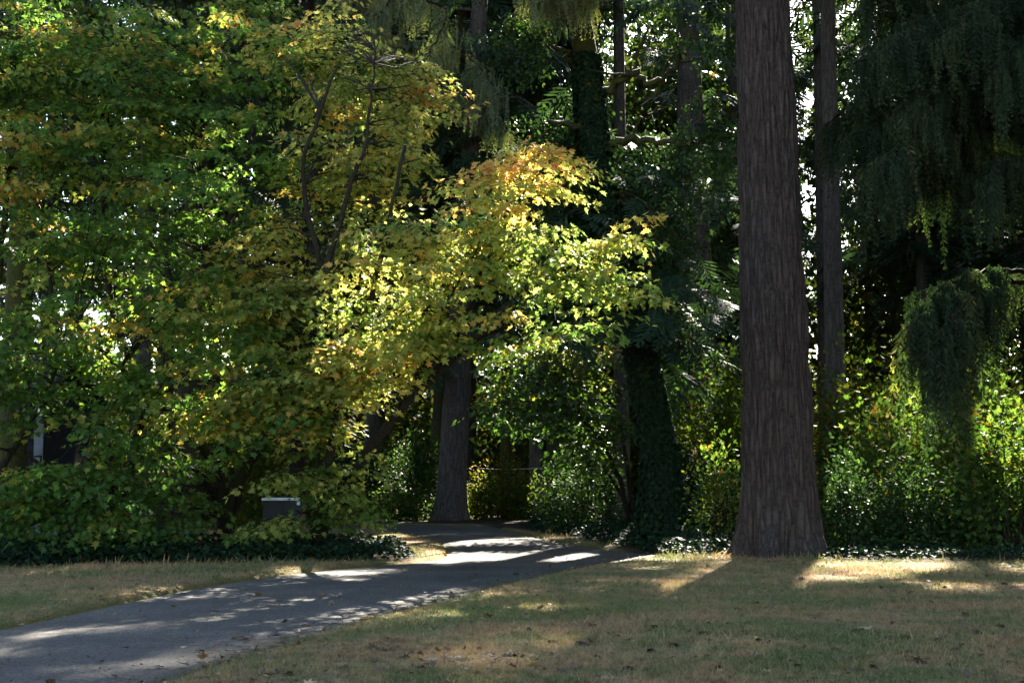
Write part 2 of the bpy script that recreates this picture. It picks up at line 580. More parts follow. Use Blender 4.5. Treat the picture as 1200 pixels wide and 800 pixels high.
def ground_mat():
    m, nt, out = mat_new('lawn_and_soil')
    c, tc, mp, n2, n3 = lawn_color(nt)
    at_ = N(nt, 'Attribute', attribute_name='tint')
    n4 = N(nt, 'TexNoise', Scale=30.0, Detail=6.0, Roughness=0.7)
    nt.links.new(mp.outputs[0], n4.inputs['Vector'])
    soil = ramp(nt, n4.outputs[0], [(0.3, (0.012, 0.009, 0.006)), (0.5, (0.035, 0.024, 0.014)), (0.7, (0.08, 0.05, 0.025))])
    thatch = mixc(nt, 0.55, c, ramp(nt, n4.outputs[0], [(0.3, (0.04, 0.03, 0.018)), (0.7, (0.20, 0.15, 0.08))]))
    fb = mathn(nt, 'ADD', mathn(nt, 'MULTIPLY', at_.outputs['Fac'], 1.6), mathn(nt, 'MULTIPLY', mathn(nt, 'SUBTRACT', n2.outputs[0], 0.5), 1.2), True)
    col = mixc(nt, fb, thatch, soil)
    moss = ramp(nt, n4.outputs[0], [(0.35, (0.035, 0.024, 0.012)), (0.55, (0.10, 0.085, 0.018)), (0.7, (0.13, 0.12, 0.02))])
    fe = mathn(nt, 'MULTIPLY', mathn(nt, 'MULTIPLY', at_.outputs['Fac'], -1.0, True), mathn(nt, 'ADD', n2.outputs[0], 0.45), True)
    col = mixc(nt, fe, col, moss)
    b = N(nt, 'BsdfPrincipled', Roughness=0.95)
    b.inputs['Specular IOR Level'].default_value = 0.1
    nt.links.new(col, b.inputs['Base Color'])
    bp = N(nt, 'Bump', Strength=0.8, Distance=0.03)
    nt.links.new(mathn(nt, 'ADD', n4.outputs[0], n3.outputs[0]), bp.inputs['Height'])
    nt.links.new(bp.outputs[0], b.inputs['Normal'])
    nt.links.new(b.outputs[0], out.inputs['Surface'])
    return m


def grass_mat():
    m, nt, out = mat_new('grass_blades')
    c, tc, mp, n2, n3 = lawn_color(nt)
    geo = N(nt, 'NewGeometry')
    rnd = geo.outputs['Random Per Island']
    c = mixc(nt, ramp(nt, rnd, [(0.55, (0, 0, 0)), (0.9, (0.75, 0.75, 0.75))]), c, (0.36, 0.27, 0.14))
    c = mixc(nt, ramp(nt, mathn(nt, 'FRACT', mathn(nt, 'MULTIPLY', rnd, 17.3)), [(0.70, (0, 0, 0)), (1.0, (0.8, 0.8, 0.8))]), c, (0.05, 0.075, 0.02))
    at_ = N(nt, 'Attribute', attribute_name='tint')
    c = mixc(nt, mathn(nt, 'MULTIPLY', at_.outputs['Fac'], 0.6, True), c, (0.085, 0.125, 0.022))
    b = N(nt, 'BsdfPrincipled', Roughness=0.6)
    b.inputs['Specular IOR Level'].default_value = 0.25
    nt.links.new(c, b.inputs['Base Color'])
    tr = N(nt, 'BsdfTranslucent')
    nt.links.new(c, tr.inputs['Color'])
    mx = N(nt, 'MixShader')
    mx.inputs[0].default_value = 0.35
    nt.links.new(b.outputs[0], mx.inputs[1])
    nt.links.new(tr.outputs[0], mx.inputs[2])
    nt.links.new(mx.outputs[0], out.inputs['Surface'])
    return m


def path_mat():
    m, nt, out = mat_new('worn_asphalt')
    tc = N(nt, 'TexCoord')
    at_ = N(nt, 'Attribute', attribute_name='tint')
    n1 = N(nt, 'TexNoise', Scale=0.8, Detail=5.0, Roughness=0.6)
    n2 = N(nt, 'TexNoise', Scale=60.0, Detail=4.0, Roughness=0.7)
    n5 = N(nt, 'TexNoise', Scale=5.0, Detail=6.0, Roughness=0.65)
    vo = N(nt, 'TexVoronoi', Scale=55.0)
    vc = N(nt, 'TexVoronoi', Scale=0.7, feature='DISTANCE_TO_EDGE')
    for n in (n1, n2, n5, vo):
        nt.links.new(tc.outputs['Object'], n.inputs['Vector'])
    wv = nt.nodes.new('ShaderNodeVectorMath')
    wv.operation = 'MULTIPLY_ADD'
    nt.links.new(n5.outputs['Color'], wv.inputs[0])
    wv.inputs[1].default_value = (0.5, 0.5, 0.5)
    nt.links.new(tc.outputs['Object'], wv.inputs[2])
    nt.links.new(wv.outputs[0], vc.inputs['Vector'])
    base = ramp(nt, n1.outputs[0], [(0.32, (0.036, 0.032, 0.028)), (0.5, (0.054, 0.048, 0.041)), (0.68, (0.076, 0.067, 0.056))])
    agg = ramp(nt, vo.outputs['Color'], [(0.15, (0.35, 0.35, 0.35)), (0.55, (0.95, 0.95, 0.95)), (0.9, (2.2, 2.1, 2.0))])
    c = mixc(nt, 0.8, base, agg, 'MULTIPLY')
    c = mixc(nt, ramp(nt, n5.outputs[0], [(0.58, (0, 0, 0)), (0.75, (0.35, 0.35, 0.35))]), c, (0.05, 0.048, 0.045))
    c = mixc(nt, ramp(nt, vc.outputs['Distance'], [(0.0, (0.8, 0.8, 0.8)), (0.014, (0, 0, 0))]), c, (0.03, 0.028, 0.025))
    f = mathn(nt, 'ADD', at_.outputs['Fac'], mathn(nt, 'MULTIPLY', mathn(nt, 'SUBTRACT', n5.outputs[0], 0.5), 1.3), True)
    f = ramp(nt, f, [(0.5, (0, 0, 0)), (0.85, (0.9, 0.9, 0.9))])
    c = mixc(nt, f, c, ramp(nt, n2.outputs[0], [(0.35, (0.03, 0.022, 0.012)), (0.6, (0.085, 0.072, 0.02))]))
    b = N(nt, 'BsdfPrincipled', Roughness=0.85)
    b.inputs['Specular IOR Level'].default_value = 0.3
    nt.links.new(c, b.inputs['Base Color'])
    bp = N(nt, 'Bump', Strength=0.6, Distance=0.012)
    nt.links.new(mathn(nt, 'ADD', vo.outputs['Distance'], n2.outputs[0]), bp.inputs['Height'])
    nt.links.new(bp.outputs[0], b.inputs['Normal'])
    nt.links.new(b.outputs[0], out.inputs['Surface'])
    return m


M_GRASS = grass_mat()
tag(make_ground().build('ground', ground_mat(), smooth=True), kind='structure')


def make_path():
    n, w = len(LEFT), 25
    t = np.linspace(0, 1, w)
    P = LEFT[:, None, :] * (1 - t)[None, :, None] + RIGHT[:, None, :] * t[None, :, None]
    x, y = P[..., 0].ravel(), P[..., 1].ravel()
    d = np.minimum(polydist(x, y, LEFT), polydist(x, y, RIGHT))
    z = 0.004 + 0.018 * np.clip(d / 1.7, 0, 1)
    z = np.where(d < 0.01, -0.03, z)
    i, j = np.meshgrid(np.arange(n - 1), np.arange(w - 1), indexing='ij')
    q = np.stack([i * w + j, i * w + j + 1, (i + 1) * w + j + 1, (i + 1) * w + j], -1).reshape(-1)
    mb = MB()
    mb.add(np.column_stack([x, y, z]), q, [4] * ((n - 1) * (w - 1)), np.clip(1 - d / 0.6, 0, 1))
    return mb


tag(make_path().build('path', path_mat(), smooth=True), kind='structure')


def make_grass():
    mb = MB()
    n = 1300000
    u = rng.random(n)
    y = 9.0 / (1 - u * (1 - 9.0 / 47.0)) ** 0.9           # denser near the camera
    x = (rng.random(n) * 2 - 1) * (y * 0.365 + 0.3)
    sd = path_sd_fast(x, y)
    ok = (sd > -0.05 - .10 * (noise3(np.column_stack([x * 2.2, y * 2.2, x * 0]), 88) - .3)) & ~is_bed(x + rng.normal(size=n) * .12, y + rng.normal(size=n) * .12)
    P = np.column_stack([x, y, np.zeros(n)])
    dens = fbm(P * 1.3, 21)
    ok &= rng.random(n) < np.clip(0.15 + 1.5 * (dens - 0.25), 0.1, 1) * np.clip(0.25 + sd / 0.4, 0, 1)
    x, y, sd, dens = x[ok], y[ok], sd[ok], dens[ok]
    z = lawn_h(x, y, sd) - 0.004
    k = len(x)
    tall = noise3(np.column_stack([x, y, x * 0]) * 0.6, 33)
    near_bed = np.clip(1 - np.minimum(polydist(x, y, RBED), polydist(x, y, LBED)) / 0.6, 0, 1)
    L = (0.018 + 0.034 * rng.random(k)) * (0.7 + 0.7 * tall) * (1 + 2.2 * near_bed * rng.random(k) ** 2) * (0.8 + 0.02 * y)
    tuft = rng.random(k) < 0.006
    L[tuft] *= 1.8
    d = rdir(k)
    d[:, 2] = np.abs(d[:, 2]) * 0.7 + 0.55
    green = np.clip((noise3(np.column_stack([x, y, x * 0]) * 0.35, 41) - 0.66) * 6, 0, 1)
    green = np.maximum(green, near_bed * 0.8 * (rng.random(k) < 0.7))
    mb.scatter(T_BLADE, np.column_stack([x, y, z]), d, rdir(k), L, green)
    return mb


def path_sd_fast(x, y):
    """signed path distance from a grid (for many points)"""
    gx = np.linspace(-17, 18, 500)
    gy = np.linspace(8, 48, 560)
    X, Y = np.meshgrid(gx, gy)
    S = path_sd(X.ravel(), Y.ravel()).reshape(X.shape)
    fx = np.clip((x - gx[0]) / (gx[1] - gx[0]), 0, 498.99)
    fy = np.clip((y - gy[0]) / (gy[1] - gy[0]), 0, 558.99)
    i, j = fy.astype(int), fx.astype(int)
    a, b = fy - i, fx - j
    return S[i, j] * (1 - a) * (1 - b) + S[i + 1, j] * a * (1 - b) + S[i, j + 1] * (1 - a) * b + S[i + 1, j + 1] * a * b


tag(make_grass().build('lawn_grass', M_GRASS), 'short dry lawn grass with green patches beside the path', 'grass', kind='stuff')

# ------------------------------------------------------------------ where the canopy is open
for p in ((500, 656, .6), (545, 655, .8), (590, 653, .85), (640, 654, .85), (690, 655, .8), (735, 655, .6), (780, 656, .5)):
    ggap(*p, 1.0)
ggap(560, 634, 0.5, .95); ggap(600, 640, 0.5, .95); ggap(530, 626, 0.55, .9); ggap(470, 641, 0.9, 1); ggap(425, 632, 1.1, 1); ggap(515, 648, 0.7, 1); ggap(450, 648, 0.7, 1); ggap(395, 628, .9, 1)
for p in ((800, 656, .7), (830, 657, .6), (780, 657, .5), (840, 661, .8), (900, 658, .9), (960, 662, 1.2), (1030, 664, 1.3), (1090, 668, 1.4), (1150, 668, 1.5), (1210, 672, 1.6), (1190, 695, 1.1),
          (900, 677, .55), (850, 676, .45), (950, 683, .6), (820, 691, .45), (870, 695, .4), (760, 668, .4), (1010, 659, .8), (1080, 660, .9), (1150, 661, .9), (1230, 663, 1.0), (1130, 675, 1.2), (1210, 685, 1.3)):
    ggap(*p, 1.0 if p[0] >= 990 else .97)
for p in ((80, 742, .16), (295, 706, .22), (320, 714, .2), (510, 690, .18), (430, 672, .2)):
    ggap(*p, 1.0)
for p in ((590, 270, 23.9, .8), (600, 212, 24.1, .42), (565, 222, 24.2, .35), (645, 198, 24, .25), (550, 335, 24.2, .35), (640, 370, 24.0, .6), (580, 370, 24.2, .5), (690, 370, 24.0, .45), (600, 245, 23.9, .5), (660, 270, 23.9, .62), (560, 280, 23.9, .65), (610, 320, 23.9, .7), (700, 320, 23.9, .7), (640, 210, 23.9, .33), (730, 300, 23.9, .5)):
    gap(*p, 1.0)
for p in ((460, 470, 27, .4), (500, 430, 27, .4), (650, 25, 27, .45), (610, 50, 27, .35), (700, 470, 37, 1.2), (660, 600, 38, .7), (740, 590, 36, .5)):
    gap(*p, .9)
for p in ((1000, 440, 38, 1.6), (1080, 460, 39, 1.6), (1150, 430, 38, 1.5), (1000, 520, 36, 1.0), (840, 480, 40, 1.6), (1180, 480, 36, 1.2), (250, 480, 44, 2.2), (180, 560, 40, 1.5), (130, 500, 44, 2), (330, 560, 40, 1.5)):
    gap(*p, .68)
for p in ((380, 60, 27, .5), (420, 150, 27, .45), (250, 40, 27, .3), (470, 180, 28, .45), (450, 90, 29, .6)):
    gap(*p, .5)


for p in ((600, 565, 52, 1.5), (570, 525, 58, 1.8), (632, 590, 52, 1.1), (474, 570, 51, 1.3), (620, 450, 37, .8), (650, 500, 37, .7), (690, 560, 39, .8)):
    gap(*p, 1.0)
for p in ((780, 200, 34, .4), (640, 130, 33, .35), (810, 300, 36, .4), (850, 400, 38, .7)):
    gap(*p, .8)
_r = np.random.default_rng(19)
for _k in range(20):                     # flecks of sun in the left maples
    _x, _y = _r.random() * 480, _r.random() ** 1.2 * 560
    gap(_x, _y, 26.5, .2 + .25 * _r.random(), 1.0 if _r.random() < .6 else .7)


# ------------------------------------------------------------------ trees
def trunk_mesh(base, top, r0, r1, nz, na, furrow=0.04, flare=0.35, lean_curve=None, seed=0, warp=0.0):
    """tapered, furrowed trunk with a flared foot; base/top are 3D points"""
    base, top = np.array(base, float), np.array(top, float)
    t = np.linspace(0, 1, nz) ** 1.3
    H = np.linalg.norm(top - base)
    C = base + (top - base) * t[:, None]
    if lean_curve is not None:
        C = lean_curve(t)
    a = np.linspace(0, 2 * PI, na, endpoint=False)
    z = t * H
    R = r0 + (r1 - r0) * t + flare * r0 * np.exp(-z / (0.55 * r0 + 0.25)) * 1.0
    A, Z = np.meshgrid(a, z)
    RR = np.repeat(R[:, None], na, 1)
    # root buttresses
    RR = RR * (1 + 0.22 * np.exp(-Z / 0.45) * np.cos(A * 5 + seed + 0.8 * np.sin(A * 2 + seed)))
    if furrow > 0:
        k = (4.6 if r0 > .6 else 3.4) / r0 * 0.8
        P = np.stack([np.cos(A) * k * r0 * 1.0, np.sin(A) * k * r0 * 1.0, Z * 0.62], -1).reshape(-1, 3)
        w = np.column_stack([noise3(P * 0.8, seed + 1), noise3(P * 0.8, seed + 2), noise3(P * 0.8, seed + 3)]) - 0.5
        Q = P + w * 1.0
        ridge = np.empty(len(Q))
        for i in range(len(Q)):
            d = mnoise.voronoi(Vector(Q[i]))[0]
            ridge[i] = min(1.0, (d[1] - d[0]) * 2.2)
        fine = fbm(P * np.array([4, 4, 3]), seed + 7) - 0.5
        RR = RR + (furrow * (ridge - 0.7) + furrow * 0.6 * fine).reshape(RR.shape)
    wob = 0.03 * r0 * (noise3(np.column_stack([z * 0.5, z * 0, z * 0]), seed) - 0.5)
    V = np.stack([C[:, None, 0] + wob[:, None] + RR * np.cos(A), C[:, None, 1] + RR * np.sin(A), C[:, None, 2] + 0 * A], -1)
    V[0, :, 2] -= 0.15
    i, j = np.meshgrid(np.arange(nz - 1), np.arange(na), indexing='ij')
    q = np.stack([i * na + j, i * na + (j + 1) % na, (i + 1) * na + (j + 1) % na, (i + 1) * na + j], -1).reshape(-1)
    mb = MB()
    mb.add(V, q, [4] * ((nz - 1) * na))
    return mb


def crown(tw, fo, foot, z0, z1, rad, nl, per, fs, seed, axis_pt=None, carve=True, az=None, tint0=0.4, droop=0.35, share=1.0):
    """limbs from a straight axis + conifer sprays along each limb; tw, fo collect wood and foliage"""
    r = np.random.default_rng(seed)
    A = axis_pt or (lambda z: np.array([foot[0], foot[1], z]))
    pos, X, Z, S, T = [], [], [], [], []
    for i in range(nl):
        u = (i + r.random()) / nl
        z = z0 + (z1 - z0) * u
        L = rad * (1 - 0.75 * max(0, (u - 0.25) / 0.75)) * (0.65 + 0.5 * r.random()) * min(1, 0.75 + u * 2)
        a = r.random() * 2 * PI if az is None else az[0] + (az[1] - az[0]) * r.random()
        d = np.array([math.cos(a), math.sin(a), 0])
        sd = np.array([-d[1], d[0], 0])
        s = np.linspace(0, 1, 6)
        bend = (r.random() - 0.5) * 0.4 * L
        P = A(z)[None] + d * (s * L)[:, None] + sd * (bend * s * s)[:, None]
        P[:, 2] += L * (0.12 * s - droop * 1.2 * s * s) + (r.random(6) - .5) * 0.06 * L * s
        if not carve or keep_mask(P[1:], 1.0, .25).all():
            tw.tube(P, 0.012 + 0.05 * (1 - s) * (L / 4), 4, cap=False)
        k = max(3, int(per * L / rad))
        q = 0.12 + 0.9 * r.random(k)
        q = np.clip(q, 0, 1)
        pp = np.array([np.interp(q, s, P[:, c]) for c in range(3)]).T
        side = np.where(r.random(k) < 0.5, -1, 1)[:, None]
        dirv = d * (0.35 + 0.5 * r.random((k, 1))) + sd * side * (0.35 + 0.7 * r.random((k, 1))) + np.array([0, 0, -1]) * (0.15 + droop * r.random((k, 1)))
        nz = np.array([0, 0, 1.0]) + 0.45 * r.normal(size=(k, 3))
        pos.append(pp); X.append(dirv); Z.append(nz)
        S.append(fs * (0.6 + 0.7 * r.random(k)))
        T.append(np.clip(tint0 + 0.25 * r.normal(size=k), 0, 1))
    pos, X, Z, S, T = map(np.concatenate, (pos, X, Z, S, T))
    if carve:
        c = pos + norm(X) * (S * 0.5)[:, None]
        k = keep_mask(c, share, 0.27 * fs)
        pos, X, Z, S, T = pos[k], X[k], Z[k], S[k], T[k]
    fo.scatter(T_FROND, pos, X, Z, S, T)


def conifer(name, label, foot, H, r0, crowns, bark, seed, hi=(70, 24), furrow=0.02, cat='tree', group=None, top_x=0.0, fmat=None):
    """a tall conifer: thing > trunk, crown"""
    t = thing(name, label, cat, (foot[0], foot[1], 0), group)
    base = np.array([foot[0], foot[1], 0.0])
    top = np.array([foot[0] + top_x, foot[1], H])
    tm = trunk_mesh(base, top, r0, 0.06, hi[0], hi[1], furrow, 0.3, seed=seed)
    fo = MB()
    ax = lambda z: base + (top - base) * (z / H)
    for c in crowns:
        crown(tm, fo, foot, *c, seed=seed + int(c[0] * 10), axis_pt=ax)
    tm.build('trunk', bark, t, smooth=True)
    if fo.n:
        fo.build('crown', fmat or M_NEEDLE, t)
    return t


# --- the great fir beside the lawn: two-metre-wide flared foot, deep furrows
fb = gnd(917, 653)
t = thing('douglas_fir', 'huge straight fir trunk with deep furrowed dark bark at the lawn edge', 'tree', (fb[0], fb[1], 0))
ft = at(893, 0, fb[1])
top = np.array([fb[0], fb[1], 0]) + (ft - np.array([fb[0], fb[1], 0])) * (36.0 / ft[2])
top[1] = fb[1]


def fir_axis(tt):
    return np.array([fb[0], fb[1], 0.0]) + (top - np.array([fb[0], fb[1], 0])) * tt[:, None]


_t = np.linspace(0, 1, 520)
tm = trunk_mesh((fb[0], fb[1], 0), top, 0.715, 0.05, 640, 300, 0.066, 0.33, seed=4)
fo = MB()
axf = lambda z: np.array([fb[0], fb[1], 0.0]) + (top - np.array([fb[0], fb[1], 0])) * (z / 36.0)
crown(tm, fo, fb, 14.5, 35, 5.0, 85, 18, 1.3, 5, axis_pt=axf)
tm.build('trunk', M_FIRBARK, t, smooth=True)
fo.build('crown', M_NEEDLE, t)

# --- other tall conifers whose stems show: (name, label, px at foot, Y, r0, top lean, crown sets)
CON = [
    ('fir_tree', 'pale grey fir trunk standing beyond the bend of the path', (527, 613), 50.0, 0.52, 1.0, [(5.5, 14, 4.0, 70, 20, 1.2), (14, 36, 5.0, 70, 15, 1.4)], M_BARK2),
    ('fir_tree', 'slender dark trunk close behind the pale grey trunk at the path bend', (510, 610), 53.0, 0.34, 0.9, [(6.5, 32, 4.5, 60, 14, 1.4)], M_MOSSBARK),
    ('fir_tree', 'tall grey trunk rising just to the right of the huge fir', (983, 640), 43.0, 0.34, 0.0, [(14, 36, 4.0, 60, 15, 1.3)], M_BARK2),
    ('fir_tree', 'brown trunk high behind the crooked ivy tree, bare between its boughs', (826, 640), 50.0, 0.70, -0.4, [(4.0, 9.0, 3.5, 20, 16, 1.2), (9, 16, 4.5, 40, 17, 1.2), (15.0, 36, 5.0, 70, 15, 1.4)], M_BARK2),
    ('fir_tree', 'dark trunk at the left edge rising through the maple leaves', (8, 640), 34.0, 0.36, 0.3, [(9, 32, 4.5, 60, 15, 1.3)], M_MOSSBARK),
    ('fir_tree', 'greyish trunk glimpsed through the thin middle of the left maples', (158, 640), 40.0, 0.30, 0.2, [(12, 32, 4.5, 60, 15, 1.3)], M_BARK2),
    ('fir_tree', 'slim dark trunk standing among far yellow shrubs', (592, 610), 62.0, 0.26, 0.2, [(7.0, 28, 4.0, 50, 13, 1.4)], M_MOSSBARK),
    ('fir_tree', 'forked looking dark far trunk right of the slim one', (612, 610), 66.0, 0.34, 0.1, [(8.0, 28, 4.0, 50, 13, 1.4)], M_MOSSBARK),
    ('fir_tree', 'dark stout trunk half hidden behind the green young maple', (655, 612), 58.0, 0.55, -0.3, [(6.0, 32, 4.5, 60, 14, 1.4)], M_MOSSBARK),
    ('fir_tree', 'dark conifer behind the left maples whose boughs show against the sky', (215, 640), 42.0, 0.40, 0.3, [(9.0, 33, 4.5, 70, 15, 1.3)], M_MOSSBARK),
    ('fir_tree', 'conifer with drooping boughs behind the gold and green maple crown', (440, 625), 54.0, 0.45, 0.3, [(8.0, 33, 4.2, 70, 15, 1.3)], M_MOSSBARK),
]
for i, (nm, lb, fp, Y, r0, lean, cr, bk) in enumerate(CON):
    p = at(fp[0], fp[1], Y)
    conifer(nm, lb, (p[0], Y), 37.0, r0, cr, bk, 20 + i * 7, furrow=0.03 if r0 > 0.4 else 0.0, hi=(160, 48) if r0 > 0.4 else (40, 14), top_x=lean * 2, group='tall firs of the wood')
# the wood goes on to the right, beyond the frame
for i, (x, y, h) in enumerate(((16.5, 19, 35), (21, 15.5, 36), (18.5, 26, 36), (17.5, 34, 37), (25, 30, 37), (26, 21, 37))):
    conifer('fir_tree', 'tall fir of the wood beyond the right edge of the lawn', (x, y), h, 0.45, [(5.0, h - 1, 5.4, 100, 18, 1.5)], M_BARK2, 300 + i * 9, hi=(24, 10), furrow=0.0, group='tall firs beyond the lawn')
# and behind: rows of far firs, their crowns closing the view of the sky and shading the ground
for i, (x, y, h) in enumerate(((13.2, 61, 38), (-17, 56, 36), (-11, 58, 38), (-5.5, 57, 36), (1.0, 58, 38), (4.3, 57, 37), (16.3, 57, 38), (22, 56, 37), (28, 58, 38), (34, 56, 37),  # first fir is added: its unseen high crown blocks a sun leak
                               (-14, 68, 38), (-8, 70, 39), (-2, 69, 38), (4, 70, 39), (12.2, 69, 38), (19, 69, 39), (25, 70, 38), (31, 69, 39), (38, 70, 38), (21, 45, 36), (27, 46, 37), (-21, 48, 36))):
    conifer('fir_tree', 'slim far fir in the back rows of the wood', (x, y), h + 10, 0.34, [(23.5, 47, 4.6, 130, 17, 1.6)] if x == 13.2 else [(9.0, 16.5, 4.0, 46, 15, 1.4), (16, h + 9, 5.0, 120, 17, 1.6)], M_BARK2, 700 + i * 9, hi=(24, 9), furrow=0.0, group='far firs of the wood')


# ------------------------------------------------------------------ maples
def maple(name, label, stems, crowns, seed, mat, leaf=0.130, tint=(0.34, 0.28), group=None, foot=None, per=52, spread=0.64, wood=M_MAPBARK):
    """stems: list of (3D polyline, radius at start); crowns: (centre, radii xyz, number of sprays, tint shift)"""
    r = np.random.default_rng(seed)
    foot = stems[0][0][0] if foot is None else foot
    t = thing(name, label, 'tree', (foot[0], foot[1], 0), group)
    tw, lf = MB(), MB()
    SP = []
    for P, r0 in stems:
        C = spline(P, 7)
        C[1:-1] += (r.random((len(C) - 2, 3)) - 0.5) * 0.06
        s = np.linspace(0, 1, len(C))
        rad = r0 * (1 - 0.85 * s) + 0.008
        tw.tube(C, rad, 8)
        SP.append(np.column_stack([C, rad]))
    SP = np.vstack(SP)
    cs, ts, outd = [], [], []
    for c, rr, n, dt in crowns:
        d = norm(r.normal(size=(n, 3))) * (r.random((n, 1)) ** 0.42)
        p = np.array(c) + d * np.array(rr)
        p = p[p[:, 2] > 0.35]
        cs.append(p)
        ts.append(np.full(len(p), dt) + 0.16 * d[:len(p), 2])
        outd.append(np.column_stack([d[:len(p), 0], d[:len(p), 1]]))
    cs, ts, outd = np.vstack(cs), np.concatenate(ts), np.vstack(outd)
    for i in range(len(cs)):
        c = cs[i]
        dd = SP[:, :3] - c
        cost = np.linalg.norm(dd, axis=1) + 0.8 * np.maximum(0, dd[:, 2]) - SP[:, 3] * 4
        j = int(np.argmin(cost))
        a, ra = SP[j, :3], SP[j, 3]
        o = c - a
        L = np.linalg.norm(o) + 1e-6
        h = norm(np.array([o[0], o[1], 0]) + np.array([outd[i][0], outd[i][1], 0]) * 0.5 + r.normal(size=3) * np.array([.3, .3, 0]))
        if L > 0.25:
            s = np.linspace(0, 1, 5)[:, None]
            B = a + o * s + np.array([0, 0, 0.18 * L]) * (s * (1 - s) * 1.6) + r.normal(size=(5, 3)) * 0.03 * L * s * (1 - s) * 4
            tw.tube(B, np.linspace(min(ra * 0.6, 0.008 + 0.007 * L), 0.004, 5), 4, cap=False)
        R = spread * (0.7 + 0.6 * r.random())
        k = int(per * (0.6 + 0.8 * r.random()))
        sd = np.array([-h[1], h[0], 0])
        uu = np.sqrt(r.random(k)) * R
        an = r.random(k) * 2 * PI
        lx, ly = uu * np.cos(an) * 1.1, uu * np.sin(an) * 0.75
        tilt = -0.08 - 0.22 * r.random()
        P = c + h * lx[:, None] + sd * ly[:, None]
        P[:, 2] += tilt * (lx + R * 0.3) - 0.30 * (uu ** 2) / max(R, .1) + r.normal(size=k) * 0.045
        for w in range(3):
            aa = r.random() * 2 * PI
            e = c + (h * math.cos(aa) * 1.1 + sd * math.sin(aa) * 0.75) * R * 0.85
            e[2] += tilt * (math.cos(aa) * R) - 0.2 * R
            tw.tube(np.array([c, (c + e) / 2 + [0, 0, 0.03], e]), [0.005, 0.004, 0.002], 3, cap=False)
        od = norm(h * np.cos(an)[:, None] + sd * np.sin(an)[:, None])
        X = od * 0.8 + np.array([0, 0, -1]) * (0.25 + 0.55 * r.random((k, 1))) + r.normal(size=(k, 3)) * 0.45
        Z = np.array([0, 0, 0.8]) + od * 0.5 + np.array([0, -0.25, 0]) + r.normal(size=(k, 3)) * 0.33
        tt = tint[0] + ts[i] + r.normal() * tint[1] * 0.60 + r.normal(size=k) * tint[1] * 0.22
        lf.scatter(T_MAPLE, P, X, Z, leaf * (0.42 + 0.85 * r.random(k)), np.clip(tt, 0, 1))
    tw.build('trunk', wood, t, smooth=True)
    lf.build('crown', mat, t)
    return t


def S(Y, *pts, Y1=None):
    """polyline through picture points at depth Y (running to depth Y1)"""
    n = len(pts)
    out = []
    for i, p in enumerate(pts):
        d = Y + ((Y1 if Y1 else Y) - Y) * (i / max(1, n - 1))
        out.append(at(p[0], p[1], d))
    return out


def Cw(px, py, Y, rx, ry, depth, n, dt=0.0):
    """crown lobe: centre in the picture at depth Y, radii given as the lobe's half width / height at that depth"""
    s = Y / 1700
    return (at(px, py, Y), (rx * s, depth, ry * s), n, dt)


maple('vine_maple', 'spreading green maple with a forked dark trunk behind the ivy bed',
      [(S(29, (262, 650), (262, 600), (250, 545), (215, 500), (150, 440), (90, 380), Y1=27), .15),
       (S(29, (264, 650), (268, 590), (290, 540), (345, 470), (400, 420), Y1=27), .12),
       (S(29, (262, 640), (258, 560), (255, 450), (240, 320), (235, 160), (240, 40)), .11),
       (S(29, (262, 640), (285, 560), (320, 500), (330, 420), (300, 300), (330, 180)), .09),
       (S(29, (260, 600), (230, 550), (190, 520), (120, 500), Y1=26.5), .07)],
      [Cw(240, 250, 27, 150, 150, 1.8, 92), Cw(250, 410, 26.5, 160, 80, 1.6, 66, .10), Cw(150, 520, 26.5, 130, 70, 1.3, 36, -.03),
       Cw(270, 480, 26, 120, 40, 1.0, 36, .16), Cw(240, 80, 27.5, 170, 90, 1.8, 78, -.02), Cw(200, 600, 26.7, 90, 34, 1.0, 15, -.1)], 1, M_MAPLE, group='maples left of the path')

